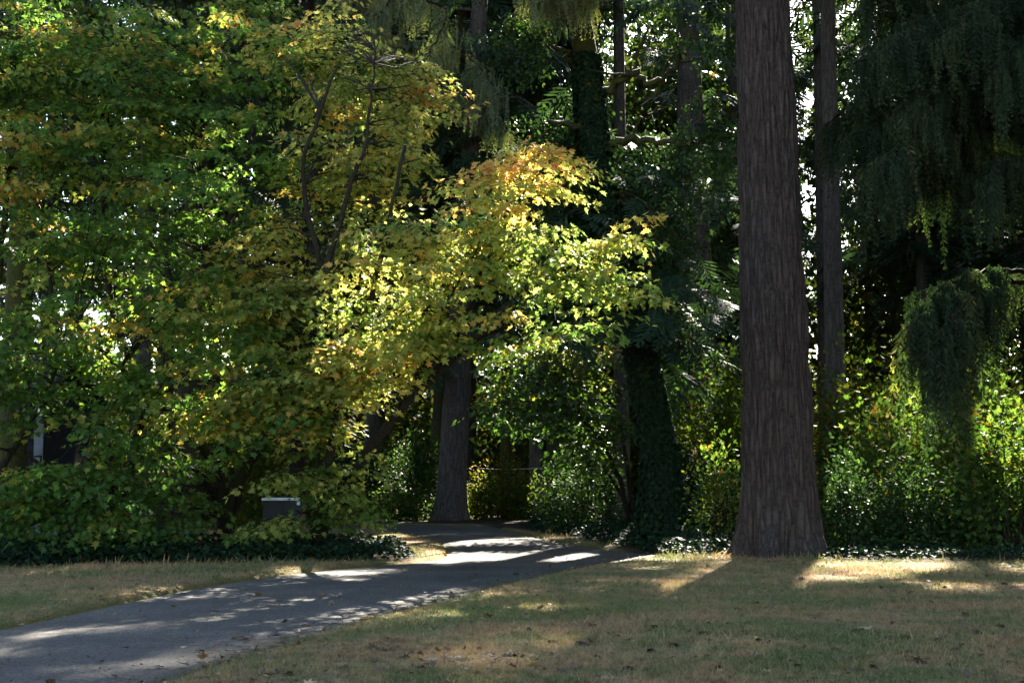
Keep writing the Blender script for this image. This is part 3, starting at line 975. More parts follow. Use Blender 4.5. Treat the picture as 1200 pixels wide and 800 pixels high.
maple('vine_maple', 'gold and orange maple reaching over the path into the sunlight',
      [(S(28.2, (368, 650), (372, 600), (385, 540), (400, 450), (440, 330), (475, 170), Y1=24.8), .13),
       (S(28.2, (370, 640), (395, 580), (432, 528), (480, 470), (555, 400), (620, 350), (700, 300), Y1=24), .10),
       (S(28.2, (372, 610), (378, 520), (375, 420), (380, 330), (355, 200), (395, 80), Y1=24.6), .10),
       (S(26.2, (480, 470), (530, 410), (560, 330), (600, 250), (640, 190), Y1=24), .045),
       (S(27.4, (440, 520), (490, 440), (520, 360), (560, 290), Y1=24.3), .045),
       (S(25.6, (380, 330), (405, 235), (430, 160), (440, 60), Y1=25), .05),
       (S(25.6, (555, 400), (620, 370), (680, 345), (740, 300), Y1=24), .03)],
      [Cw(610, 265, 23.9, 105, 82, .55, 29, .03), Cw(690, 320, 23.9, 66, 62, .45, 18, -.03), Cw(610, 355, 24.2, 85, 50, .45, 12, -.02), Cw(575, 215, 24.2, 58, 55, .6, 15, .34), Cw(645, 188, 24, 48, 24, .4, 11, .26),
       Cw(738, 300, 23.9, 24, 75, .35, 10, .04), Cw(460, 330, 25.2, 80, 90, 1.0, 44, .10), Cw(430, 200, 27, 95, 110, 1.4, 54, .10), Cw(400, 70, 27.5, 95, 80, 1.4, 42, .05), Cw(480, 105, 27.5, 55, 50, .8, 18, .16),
       Cw(400, 430, 26, 75, 45, 1.0, 44, .15), Cw(505, 385, 25.2, 50, 35, .8, 16, .04), Cw(530, 285, 24.8, 48, 52, .5, 14, .2), Cw(455, 420, 25.6, 40, 30, .7, 10, .04), Cw(400, 520, 26.8, 50, 60, .8, 15, -.05), Cw(390, 590, 27, 40, 35, .6, 12, -.2), Cw(318, 618, 26.3, 40, 12, .4, 6, -.1), Cw(335, 560, 26.3, 40, 14, .5, 6, .1), Cw(320, 340, 27, 60, 90, 1.2, 45, .12)], 2, M_SUNMAPLE, tint=(0.36, 0.25), group='maples left of the path')

maple('vine_maple', 'low dark green maple whose leaves hang to the ivy near the left edge',
      [(S(28.5, (128, 652), (132, 590), (120, 500), (70, 400), (50, 250), Y1=27.5), .12),
       (S(28.5, (130, 640), (150, 560), (165, 470), (130, 350), (120, 200), (140, 60)), .10),
       (S(28.5, (126, 640), (90, 570), (40, 540), (-20, 520), Y1=27), .07)],
      [Cw(90, 260, 27, 120, 130, 1.8, 76, .06), Cw(80, 420, 26.5, 110, 80, 1.5, 46, -.02), Cw(60, 570, 26, 90, 45, 1.2, 30, -.06), Cw(130, 610, 26, 80, 32, 0.9, 16, -.03), Cw(100, 90, 27.5, 130, 110, 1.8, 64, -.02)], 3, M_MAPLE, group='maples left of the path')

maple('vine_maple', 'maple at the left border with rusty leaf tiers halfway up',
      [(S(27.5, (-30, 655), (-25, 560), (-10, 400), (10, 200), (20, 20)), .13),
       (S(27.5, (-28, 600), (20, 520), (60, 450), (90, 330)), .07)],
      [Cw(0, 210, 26.5, 80, 110, 1.6, 44, .14), Cw(-20, 430, 26, 80, 90, 1.5, 45, -.06), Cw(10, 60, 27, 90, 80, 1.6, 50, -.03), Cw(0, 590, 25.8, 60, 40, 1.0, 20, -.1)], 4, M_MAPLE, group='maples left of the path')

maple('vine_maple', 'tall maple rising behind the forked maple with its top out of view',
      [(S(33, (185, 645), (190, 540), (200, 380), (190, 200), (210, 0), (215, -110)), .14),
       (S(33, (188, 560), (150, 420), (110, 260), (90, 60), (80, -60)), .08),
       (S(33, (200, 380), (270, 250), (310, 80), (330, -60)), .08)],
      [Cw(120, 30, 32, 140, 90, 2, 44, -.04), Cw(280, 10, 32, 120, 90, 2, 36, .02), Cw(180, 160, 32.5, 170, 110, 2, 40, 0), Cw(150, 340, 33, 130, 110, 1.8, 36, -.08)], 5, M_MAPLE, group='maples left of the path')

maple('young_maple', 'young maple with layered green leaves under the bright gold boughs',
      [(S(38, (742, 640), (725, 560), (690, 500), (630, 450), (580, 430), Y1=36), .07),
       (S(38, (744, 640), (735, 540), (715, 460), (690, 400), (670, 340)), .06),
       (S(38, (740, 600), (700, 540), (650, 500), (610, 490), Y1=36.5), .045)],
      [Cw(625, 470, 36.5, 70, 45, 1.2, 60, .1), Cw(680, 430, 37, 60, 55, 1.2, 55, .35), Cw(690, 510, 37, 55, 50, 1.2, 42, .15), Cw(620, 420, 37, 60, 30, 1.0, 26, .3)], 6, M_YOUNG, leaf=0.14, tint=(0.3, 0.25))


# ------------------------------------------------------------------ the ivy-clad leaning tree with crooked limbs
IY = 34.5
g = gnd(783, 640)
IY = g[1]
AX = spline(S(IY, (786, 645), (776, 560), (764, 480), (742, 360), (716, 260), (697, 170), (688, 80), (676, 0), (668, -80), (665, -240), (660, -500)), 10)
rad = np.interp(np.linspace(0, 1, len(AX)), [0, .1, .3, .5, .7, 1], [.52, .37, .34, .31, .26, .05])
ivy_t = t = thing('ivy_clad_tree', 'dark leaning tree sheathed in ivy with crooked mossy limbs above', 'tree', (g[0], g[1], 0))
tw = MB()
tw.tube(AX, rad, 18)
tw.build('trunk', M_MOSSBARK, t, smooth=True)
LIMBS = [
    (S(IY, (692, 120), (720, 100), (745, 88), (762, 96), (790, 80), (800, 60), Y1=IY - 1), .12),
    (S(IY, (696, 170), (715, 175), (740, 162), (770, 168), (820, 165), (850, 155), Y1=IY - 1.5), .12),
    (S(IY, (700, 190), (672, 210), (650, 240), (640, 280), Y1=IY - 1), .08),
    (S(IY, (690, 150), (660, 145), (640, 155), (625, 185), (600, 200), Y1=IY - 1.2), .08),
    (S(IY, (712, 235), (745, 240), (780, 262), (800, 290), Y1=IY - 1.2), .08),
    (S(IY, (720, 280), (690, 300), (668, 330), (650, 350), Y1=IY - 1), .07),
    (S(IY, (740, 350), (780, 340), (815, 350), (830, 400), Y1=IY - 1), .07),
    (S(IY, (688, 90), (655, 60), (620, 40), (590, 30), Y1=IY - 1), .07),
    (S(IY, (742, 88), (748, 60), (762, 30), (790, 5), Y1=IY + 1), .05),
    (S(IY, (770, 168), (790, 190), (812, 200), Y1=IY - 1.5), .04),
    (S(IY, (740, 162), (752, 140), (775, 128), (800, 120), Y1=IY - 1), .04)]
limbpts = []
r = np.random.default_rng(8)
for P, r0 in LIMBS:
    C = spline(P, 6)
    C[1:] += r.normal(size=(len(C) - 1, 3)) * 0.05
    lb = MB()
    lb.tube(C, r0 * np.linspace(1, .25, len(C)), 8)
    for k in range(7):
        j = r.integers(len(C) // 3, len(C))
        d = norm(r.normal(size=3) + np.array([0, 0, -.1]))
        e = C[j] + d * (0.4 + 0.6 * r.random())
        m = (C[j] + e) / 2 + r.normal(size=3) * 0.1
        lb.tube(np.array([C[j], m, e]), [r0 * .35, r0 * .22, .008], 5, cap=False)
        limbpts.append(e)
    lb.build('limb', M_MOSSBARK, t, smooth=True)
    limbpts.extend(C[len(C) // 4::2])
limbpts = np.array(limbpts)
# leathery leaf clumps on the limbs
lf = MB()
for p in limbpts:
    for q in range(2):
        c = p + r.normal(size=3) * np.array([.35, .5, .25]) + [0, 0, -.05]
        k = 42
        P = c + r.normal(size=(k, 3)) * np.array([.28, .28, .17])
        X = r.normal(size=(k, 3)) + np.array([0, 0, -.5])
        Z = np.array([0, -.3, .8]) + r.normal(size=(k, 3)) * .6
        km = keep_mask(P, .9)
        lf.scatter(T_OVAL, P[km], X[km], Z[km], (.11 * (.6 + .7 * r.random(k)))[km], np.clip(.45 + .25 * r.normal(size=k), 0, 1)[km])
# and drooping evergreen sprays over it
AXf = lambda z: np.array([np.interp(z, AX[:, 2], AX[:, c]) for c in range(3)])
twd, twe, fo = MB(), MB(), MB()
crown(twd, fo, g, 4.5, 12, 3.4, 84, 17, 0.9, 77, axis_pt=AXf, carve=True, tint0=.35, share=.85)
crown(twe, fo, g, 12, 22, 4.6, 40, 18, 1.2, 78, axis_pt=AXf, carve=True, tint0=.35)
lf.build('foliage', M_HOLLY, t)
twd.build('twigs', M_MOSSBARK, t)
twe.build('twigs', M_MOSSBARK, t)
fo.build('crown', M_NEEDLE, t)
# ivy coat
iv = MB()
n = 22000
s = rng.random(n) ** 1.25 * 0.62
ii = np.clip(s * (len(AX) - 1), 0, len(AX) - 2)
i0 = ii.astype(int)
fr = (ii - i0)[:, None]
c = AX[i0] * (1 - fr) + AX[i0 + 1] * fr
a = rng.random(n) * 2 * PI
rr = np.interp(s, np.linspace(0, 1, len(AX)), rad)
low = np.clip(1 - c[:, 2] / 2.0, 0, 1)
bul = fbm(np.column_stack([np.cos(a) * 1.2, np.sin(a) * 1.2, c[:, 2] * .9]), 61)
off = (0.02 + 0.40 * np.clip(bul - .38, 0, 1)) * (0.35 + rng.random(n) * .65) + low * .35 * rng.random(n)
nd = np.column_stack([np.cos(a), np.sin(a), 0 * a])
P = c + nd * (rr + off)[:, None]
X = nd * .25 + np.array([0, 0, -1]) + rng.normal(size=(n, 3)) * .45
Z = nd + np.array([0, 0, .35]) + rng.normal(size=(n, 3)) * .35
iv.scatter(T_IVY, P, X, Z, .085 * (.6 + .8 * rng.random(n)), np.clip(.4 + .25 * rng.normal(size=n), 0, 1))
iv.build('ivy', M_IVY, t)


# ------------------------------------------------------------------ hanging strands (weeping conifer, sun-paled spray at the top)
def strands(mb, P, ln, tint, sway=0.12, r=rng):
    k = len(P)
    P = P + np.array([0, 0, .10]) * r.random((k, 1))
    X = np.array([0, 0, -1.0]) + r.normal(size=(k, 3)) * np.array([sway, sway, 0])
    mb.scatter(T_STRAND, P, X, r.normal(size=(k, 3)) * np.array([1, 1, .1]), ln, tint)


def weeping(name, label, foot, H, limbs, seed, mat, lnr=(0.35, 1.1), per_m=26, r0=.35, extra=None, wood=M_DARKWOOD, dark=.35):
    r = np.random.default_rng(seed)
    t = thing(name, label, 'tree', (foot[0], foot[1], 0))
    tm = trunk_mesh((foot[0], foot[1], 0), (foot[0] + .3, foot[1], H), r0, .05, 90, 26, .02, .3, seed=seed)
    st = MB()
    tips = []
    for P in limbs:
        C = spline(P, 9)
        L = np.linalg.norm(np.diff(C, axis=0), axis=1).sum()
        C[1:-1] += r.normal(size=(len(C) - 2, 3)) * .03
        s = np.linspace(0, 1, len(C))
        bad = np.zeros(len(C), bool) if P[0][2] < 5.5 else ~keep_mask(C, .97, -.1) & (C[:, 2] < 7.2)
        bad[:len(C) // 3] = False
        cut = int(np.argmax(bad)) if bad.any() else len(C)
        qm = s[min(cut, len(C) - 1)]
        tm.tube(C[:cut], (.012 + .05 * (1 - s))[:cut], 6)
        # side branchlets, each with its own row of strands
        nb = int(L * 4.5)
        for b in range(nb):
            q = .18 + .82 * r.random()
            if q > qm or (P[0][2] < 5.5 and q < .12 + .5 * r.random()):
                continue
            c = np.array([np.interp(q, s, C[:, k]) for k in range(3)])
            i = min(len(C) - 2, int(q * (len(C) - 1)))
            d = norm(C[i + 1] - C[i])
            sd = norm(np.cross(d, [0, 0, 1.0])) * (1 if r.random() < .5 else -1)
            bl = (.35 + .75 * r.random()) * (1.15 - .6 * q)
            e = c + (d * .6 + sd * .8) * bl + np.array([0, 0, -.30 * bl])
            m = (c + e) / 2 + np.array([0, 0, .08 * bl])
            if P[0][2] < 5.5 or m[2] > 7.2 or keep_mask(np.array([m]), .95)[0]:
                tm.tube(np.array([c, m, e]), [.012, .008, .004], 4, cap=False)
            k = max(3, int(bl * per_m))
            f = r.random((k, 1))
            pp = c * (1 - f) + e * f + np.array([0, 0, .08 * bl]) * (f * (1 - f) * 4) + r.normal(size=(k, 3)) * .03
            ln = (lnr[0] + (lnr[1] - lnr[0]) * r.random(k) ** 1.6) * ((.8 + 1.3 * r.random()) if P[0][2] < 5.5 else (.75 + .5 * r.random()))
            km = keep_mask(pp - [0, 0, .35], .95, .22) | (P[0][2] < 5.5) | (pp[:, 2] > 7.2)
            strands(st, pp[km], ln[km], np.clip(dark + .22 * r.normal() + .18 * r.normal(size=k), 0, 1)[km], .13, r)
        k = int(L * per_m)
        f = np.minimum(r.random(k) * .9 + .1 if P[0][2] > 5.5 else r.random(k) ** .6 * .85 + .15, qm)
        pp = np.array([np.interp(f, s, C[:, q]) for q in range(3)]).T
        km = keep_mask(pp - [0, 0, .35], .95, .22) | (P[0][2] < 5.5) | (pp[:, 2] > 7.2)
        strands(st, pp[km], (lnr[0] + (lnr[1] - lnr[0]) * r.random(k) ** 1.4)[km], np.clip(dark + .25 * r.normal(size=k), 0, 1)[km], .10, r)
    if extra:
        extra(tm, st)
    tm.build('trunk', wood, t, smooth=True)
    st.build('crown', mat, t)
    return t


wf = at(1262, 640, 29.5)
wx, wy = wf[0], 29.5


def WL(z, *pts, Y=27.5):
    return [np.array([wx + .1, wy, z])] + S(29, *pts, Y1=Y)


wl = [WL(5.4, (1190, 318), (1140, 322), (1095, 345), (1066, 395), Y=26.5), WL(5.3, (1190, 330), (1150, 335), (1118, 360), (1106, 425), Y=26),
      WL(7.4, (1120, 190), (1060, 190), (1005, 230), Y=27), WL(8.2, (1120, 140), (1050, 130), (985, 170), Y=27.5), WL(9.2, (1120, 80), (1060, 60), (1000, 75), Y=27),
      WL(10, (1130, 20), (1070, 0), (1010, 0), Y=27.3), WL(10.6, (1140, -30), (1080, -40), (1010, -45), Y=27), WL(11.5, (1150, -70), (1080, -90), (1020, -80), Y=26.6),
      WL(6.8, (1140, 240), (1090, 225), (1040, 255), (1000, 290), Y=28), WL(6.4, (1160, 270), (1110, 255), (1070, 270), Y=26.5), WL(9.0, (1150, 90), (1110, 90), (1070, 130), Y=26), WL(6.2, (1200, 290), (1165, 280), (1140, 310), Y=27),
      WL(8.0, (1200, 150), (1240, 150), (1290, 190), Y=27), WL(6.4, (1200, 260), (1240, 260), (1290, 300), Y=27), WL(7.2, (1180, 200), (1170, 190), (1160, 230), Y=25.5), WL(9.0, (1185, 60), (1180, 50), (1170, 90), Y=25.5),
      WL(9.8, (1170, 20), (1150, 5), (1120, 40), Y=25.6), WL(6.4, (1230, 250), (1225, 240), (1220, 280), Y=26), WL(10.8, (1195, -20), (1230, -40), (1270, 0), Y=26),
      WL(7.8, (1120, 165), (1075, 160), (1030, 195), Y=25.8), WL(10, (1130, 10), (1085, 20), (1040, 60), Y=25.8), WL(8.7, (1100, 110), (1030, 100), (965, 150), Y=30), WL(6.6, (1100, 260), (1030, 230), (962, 260), Y=31)]


# boughs of the ivy tree, coloured pale as if sunlit, that hang into the top of the picture
r = np.random.default_rng(96)
bw_, bs_ = MB(), MB()
for P in ([AXf(13.3)] + S(IY - 2, (670, -60), (650, -40), (640, 0), Y1=30.5), [AXf(13.9)] + S(IY - 1, (670, -70), (680, -40), (690, -5), Y1=31),
          [AXf(13.0)] + S(IY - 1, (650, -40), (622, -25), (612, 15), Y1=31), [AXf(13.2)] + S(IY - 2, (665, -40), (655, -20), (662, 15), Y1=31)):
    C = spline(P, 8)
    s = np.linspace(0, 1, len(C))
    bw_.tube(C, .012 + .03 * (1 - s), 6)
    for b in range(17):
        q = .35 + .65 * r.random()
        c = np.array([np.interp(q, s, C[:, k]) for k in range(3)])
        d = np.array([r.normal(), r.normal(), -.2])
        e = c + norm(d) * (.35 + .45 * r.random())
        bw_.tube(np.array([c, (c + e) / 2 + [0, 0, .04], e]), [.01, .007, .003], 4, cap=False)
        k = 20
        f = r.random((k, 1))
        strands(bs_, c * (1 - f) + e * f, .30 + .55 * r.random(k), np.clip(.5 + .25 * r.normal(size=k), 0, 1), .13, r)
bw_.build('bough', M_MOSSBARK, ivy_t)
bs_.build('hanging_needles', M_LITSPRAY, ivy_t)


weeping('weeping_conifer', 'black green weeping conifer with long hanging branchlets on the right', (wx, wy), 22, wl, 91, M_WEEP, lnr=(.35, 1.25), per_m=34, r0=.42)

# spray coloured pale as if sunlit, hanging into the top of the picture: lowest boughs of a spruce behind the maple
sf = at(345, 640, 33.5)
sl = [[np.array([sf[0], 33.5, 12.8])] + S(32, (440, -10), (520, 10), (500, 70), Y1=30), [np.array([sf[0], 33.5, 11.5])] + S(32, (440, 40), (540, 60), (585, 110), Y1=30), [np.array([sf[0], 33.5, 13])] + S(32, (420, -20), (460, -10), (440, 25), Y1=30.5),
      [np.array([sf[0], 33.5, 9.2])] + S(32, (430, 130), (480, 140), (490, 180), Y1=30.5), [np.array([sf[0], 33.5, 10.5])] + S(32, (450, 90), (540, 110), (615, 165), Y1=30.5), [np.array([sf[0], 33.5, 12])] + S(33, (320, 10), (280, 20), (250, 60), Y1=32)]
weeping('spruce_tree', 'spruce with sunlit-pale drooping boughs behind the top of the gold maple', (sf[0], 33.5), 24, sl, 95, M_LITSPRAY, lnr=(.3, .8), per_m=22, r0=.22, dark=.25)

# ------------------------------------------------------------------ shrubs and ground ivy
def shrub(name, label, foot, rad, n, tpl, size, mat, seed, tint=.45, group=None, stems=9, cat='shrub', up=0.6, lump=.55):
    """a shrub: thin stems fanning from the foot, leaves in lumpy clusters at the stem ends"""
    r = np.random.default_rng(seed)
    foot = np.array([foot[0], foot[1], 0.0])
    t = thing(name, label, cat, foot, group)
    st, lf = MB(), MB()
    rad = np.array(rad, float)
    ends = []
    for i in range(stems * 3):
        d = norm(r.normal(size=3))
        d[2] = abs(d[2])
        e = foot + np.array([d[0] * rad[0], d[1] * rad[1], rad[2] * (.25 + .75 * d[2])]) * (.55 + .45 * r.random())
        m = foot * .45 + e * .55 + np.array([0, 0, .15 * rad[2]]) + r.normal(size=3) * .06
        if i < stems * 2:
            st.tube(np.array([foot + r.normal(size=3) * np.array([.12, .12, 0]) * rad[0] + [0, 0, -.05], m, e]), [.018, .011, .004], 5, cap=False)
        ends.append(e)
        ends.append(m * .4 + e * .6 + r.normal(size=3) * .1)
    ends = np.array(ends)
    ci = r.integers(0, len(ends), n)
    P = ends[ci] + r.normal(size=(n, 3)) * rad * lump * .34
    P[:, 2] = np.abs(P[:, 2] - .03) + .03
    tb = tint + .14 * r.normal(size=len(ends))
    o = norm(P - foot - np.array([0, 0, rad[2] * .3]))
    X = o + np.array([0, 0, -.35]) + r.normal(size=(n, 3)) * .5
    Z = np.array([0, -.2, up]) + o * .4 + r.normal(size=(n, 3)) * .45
    lf.scatter(tpl, P, X, Z, size * (.55 + .75 * r.random(n)), np.clip(tb[ci] + .15 * r.normal(size=n), 0, 1))
    st.build('stems', M_TWIG, t, smooth=True)
    lf.build('foliage', mat, t)
    return t


SH = [  # name, label, px, Y, radii (x, depth, height), leaves, template, leaf size, material, tint
    ('laurel_shrub', 'glossy dark shrub at the right foot of the huge fir', 1000, 29.2, (.85, .9, 1.9), 2600, T_OVAL, .10, M_HOLLY, .45),
    ('laurel_shrub', 'glossy dark shrub with pale glints, second to the right of the fir', 1075, 29.5, (1.0, .9, 1.7), 3000, T_OVAL, .10, M_HOLLY, .5),
    ('laurel_shrub', 'dark leafy shrub under the hanging tip of the weeping conifer', 1140, 29.3, (1.0, .9, 2.0), 3000, T_OVAL, .10, M_SHRUB, .25),
    ('maple_shrub', 'mid green maple shrub at the right border below the weeping conifer', 1200, 30, (1.2, 1.1, 2.6), 3400, T_MAPLE, .12, M_SHRUB, .3),
    ('maple_shrub', 'leafy green shrub hiding the foot of the weeping conifer', 1180, 28.4, (1.0, .7, 2.9), 3400, T_MAPLE, .13, M_SHRUB, .4),
    ('maple_shrub', 'green maple shrub with orange tinted leaves behind the glossy dark ones', 1055, 32, (1.6, 1.2, 3.1), 4200, T_MAPLE, .13, M_SHRUB, .5),
    ('maple_shrub', 'tall yellow green shrub lit from behind just right of the fir trunk', 1005, 37, (1.7, 1.4, 4.4), 5200, T_MAPLE, .14, M_GOLDSH, .42),
    ('maple_shrub', 'yellow green shrub lit from behind between the conifer tips', 1090, 39, (1.9, 1.4, 4.8), 5400, T_MAPLE, .14, M_GOLDSH, .45),
    ('maple_shrub', 'bright yellow green shrub lit from behind at the right border', 1175, 37, (1.8, 1.4, 4.2), 5200, T_MAPLE, .14, M_GOLDSH, .5),
    ('maple_shrub', 'light green shrub lit from behind between ivy tree and fir', 838, 38, (1.3, 1.2, 4.4), 5200, T_MAPLE, .14, M_GOLDSH, .35),
    ('bramble_bush', 'dim bramble with a few reddish leaves at the left foot of the fir', 842, 31, (.65, .6, 2.2), 1700, T_OVAL, .11, M_SHRUB, .5),
    ('laurel_shrub', 'dark shrub filling the gap behind the foot of the ivy tree', 822, 34.5, (.9, .8, 1.9), 2600, T_IVY, .11, M_IVY, .45),
    ('holly_bush', 'rounded dark green bush left of the ivy tree by the path verge', 688, 39, (1.25, 1.1, 1.9), 4200, T_OVAL, .10, M_HOLLY, .5),
    ('holly_bush', 'smaller bright green bush beside the far bend of the path', 655, 43, (.9, .8, 1.75), 2600, T_OVAL, .12, M_SHRUB, .5),
    ('snowberry_bush', 'brownish yellow bush beyond the path bend below the slim trunks', 592, 53, (1.5, 1.2, 1.9), 3200, T_OVAL, .13, M_GOLDSH, .6),
    ('snowberry_bush', 'low olive bush beyond the path bend right of the pale trunk', 630, 52, (1.3, 1.1, 1.4), 2600, T_OVAL, .13, M_GOLDSH, .35),
    ('snowberry_bush', 'small lime green bush at the right foot of the pale trunk', 568, 50.5, (.6, .6, 1.3), 1300, T_OVAL, .12, M_GOLDSH, .25),
    ('laurel_shrub', 'dark glinting laurel beyond the path left of the pale trunk', 474, 51.5, (1.7, 1.2, 2.9), 3800, T_OVAL, .14, M_HOLLY, .45),
    ('snowberry_bush', 'low mossy green bush beyond the path under the glinting laurel', 462, 49.8, (1.4, .8, 1.15), 2400, T_OVAL, .12, M_SHRUB, .45),
    ('laurel_shrub', 'black green shrub between the gold maple foot and the far path', 425, 51, (1.3, 1.0, 2.6), 2800, T_OVAL, .14, M_IVY, .35),
    ('maple_shrub', 'sunlit yellow shrub glimpsed under the forked maple', 240, 44, (2.4, 1.5, 4.4), 5600, T_MAPLE, .15, M_GOLDSH, .5),
    ('maple_shrub', 'sunlit lime shrub glimpsed behind the low leaves on the left', 120, 46, (2.4, 1.5, 4.0), 5000, T_MAPLE, .15, M_GOLDSH, .35),
    ('maple_shrub', 'pale green shrub glimpsed between the two main left maples', 330, 47, (1.7, 1.4, 3.8), 4200, T_MAPLE, .15, M_GOLDSH, .3),
]
for i, (nm, lb, px, Y, rd, n, tp, sz, mt, ti) in enumerate(SH):
    p = at(px, 600, Y)
    shrub(nm, lb, (p[0], Y), rd, n, tp, sz, mt, 400 + i, ti, group='shrubs under the trees')


def ivy_bed(name, label, poly, box, n, hgt, seed, mat=None, size=.085):
    r = np.random.default_rng(seed)
    x = box[0] + (box[1] - box[0]) * r.random(n)
    y = box[2] + (box[3] - box[2]) * r.random(n)
    ok = inpoly(x, y, poly)
    x, y = x[ok], y[ok]
    n = len(x)
    P = np.column_stack([x, y, 0 * x])
    d = polydist(x, y, list(poly) + [poly[0]])
    top = hgt * (.45 + 1.0 * fbm(P * 1.4, seed)) * np.clip(.25 + d / .45, 0, 1)
    P[:, 2] = top * (1 - .7 * r.random(n) ** 2) + .02
    X = np.column_stack([r.normal(size=n), r.normal(size=n) - .5, -.4 + .4 * r.normal(size=n)])
    Z = np.array([0, -.45, .8]) + r.normal(size=(n, 3)) * .4
    mb = MB()
    mb.scatter(T_IVY, P, X, Z, size * (.6 + .8 * r.random(n)), np.clip(.4 + .25 * r.normal(size=n), 0, 1))
    # runners under the leaves
    for k in range(40):
        i = r.integers(n)
        a = P[i] * [1, 1, 0] + [0, 0, .03]
        e = a + np.array([r.normal() * .5, r.normal() * .5, .05])
        mb.tube(np.array([a, (a + e) / 2 + [0, 0, .05], e]), .005, 4, cap=False)
    o = mb.build(name, mat or M_IVY)
    return tag(o, label, 'ivy', kind='stuff')


lp = LBED[:9] + [(-3.3, 30.6), (-6, 30.2), (-13, 30)]
ivy_bed('ivy_ground_cover', 'low dark ivy carpet along the left lawn strip under the maples', [(a, b + .05) for a, b in lp], (-14, -1.2, 24, 31.5), 30000, .34, 5)
ip = RBED[5:11]
ip2 = [(a + .15, b + .35) for a, b in ip] + [(1.4, 44), (3.5, 38), (6.2, 30.5)]
ivy_bed('ivy_ground_cover', 'glinting ivy carpet around the ivy tree on the right verge', ip2, (-1.5, 7, 26, 45), 24000, .36, 6, M_IVY, .09)
sp_ = [(RBED[3][0] - .2, RBED[3][1] + .15), (RBED[0][0], RBED[0][1] + .15), (13, 30), (6.4, 30)]
ivy_bed('bed_undergrowth', 'low tangled dark undergrowth in front of the right shrubs', sp_, (5, 14, 26, 31), 4500, .20, 7, M_IVY, .07)

# ------------------------------------------------------------------ the far wood, read as one mass
wd = MB()
r = np.random.default_rng(70)
for k in range(4200):
    Y = 62 + 40 * r.random()
    x = (r.random() * 2 - 1) * (Y * .45)
    u = r.random()
    z = .3 + 24 * u ** 1.5
    if z > 7 and noise3(np.array([[x * .13, Y * .05, z * .10]]), 3)[0] > .60:
        continue
    n_ = 30
    P = np.array([x, Y, z]) + r.normal(size=(n_, 3)) * np.array([.75, .75, .5])
    if z > 7 and 917 < 600 + 1700 * x / Y < 957:
        continue
    if not keep_mask(np.array([[x, Y, z]]), 1.0, .8)[0]:
        continue
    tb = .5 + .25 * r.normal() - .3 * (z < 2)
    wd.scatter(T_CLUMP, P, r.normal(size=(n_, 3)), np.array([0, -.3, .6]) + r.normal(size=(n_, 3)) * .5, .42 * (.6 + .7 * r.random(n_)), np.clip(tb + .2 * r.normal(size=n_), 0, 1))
for k in range(4000):
    Y = 62 + 40 * r.random()
    px = 300 + 900 * r.random() if k < 2600 else 700 + 165 * r.random()
    if 915 < px < 962:
        continue
    x, z = (px - 600) / 1700 * Y, 5 + (.36 * Y - 4) * r.random()
    if noise3(np.array([[x * .2, Y * .05, z * .2]]), 8)[0] > (.70 if k < 2600 else .76) or not keep_mask(np.array([[x, Y, z]]), 1.0, .6)[0]:
        continue
    P = np.array([x, Y, z]) + r.normal(size=(26, 3)) * np.array([.8, .75, .5])
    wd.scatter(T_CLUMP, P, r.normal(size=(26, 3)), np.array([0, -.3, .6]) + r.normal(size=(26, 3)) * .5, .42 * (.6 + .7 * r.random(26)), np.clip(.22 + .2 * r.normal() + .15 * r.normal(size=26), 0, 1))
for k in range(60):
    Y = 64 + 38 * r.random()
    x = (r.random() * 2 - 1) * (Y * .45)
    if 905 < 600 + 1700 * x / Y < 1010:
        continue
    wd.tube(np.array([[x, Y, 0], [x + .2 * r.normal(), Y, 12], [x + .4 * r.normal(), Y, 30]]), np.array([1, .8, .3]) * (.15 + .25 * r.random()), 7, mat=1)
for k in range(1500):
    Y = 104 + 16 * r.random()
    P = np.array([(r.random() * 2 - 1) * 52, Y, .3 + 9 * r.random()]) + r.normal(size=(24, 3)) * np.array([1.0, .8, .7])
    wd.scatter(T_CLUMP, P, r.normal(size=(24, 3)), np.array([0, -.3, .6]) + r.normal(size=(24, 3)) * .5, .7 * (.6 + .7 * r.random(24)), np.clip(.4 + .25 * r.normal(size=24), 0, 1))
tag(wd.build('distant_woods', [M_WOODS, M_BARK2]), 'far yellow green wood beyond the path', 'woods', kind='stuff')

# ------------------------------------------------------------------ built things half hidden behind the trees
M_BOX = plain_mat('dark_green_grey_paint', (0.011, 0.013, 0.015), .5, .2)
M_PALE = plain_mat('pale_paint', (0.62, 0.63, 0.62), .5, .12)
M_TRIM = plain_mat('weathered_grey_trim', (0.13, 0.14, 0.15), .8, .25)
M_SIDE = plain_mat('dark_siding', (0.016, 0.017, 0.019), .85, .3)
M_ROOF = plain_mat('dark_shingles', (0.028, 0.026, 0.025), .9, .35, 30, bump=.6)
M_CONC = plain_mat('concrete', (0.25, 0.24, 0.22), .9, .2, 12)
M_GLASS = plain_mat('dark_window_glass', (0.012, 0.014, 0.016), .06, .1)

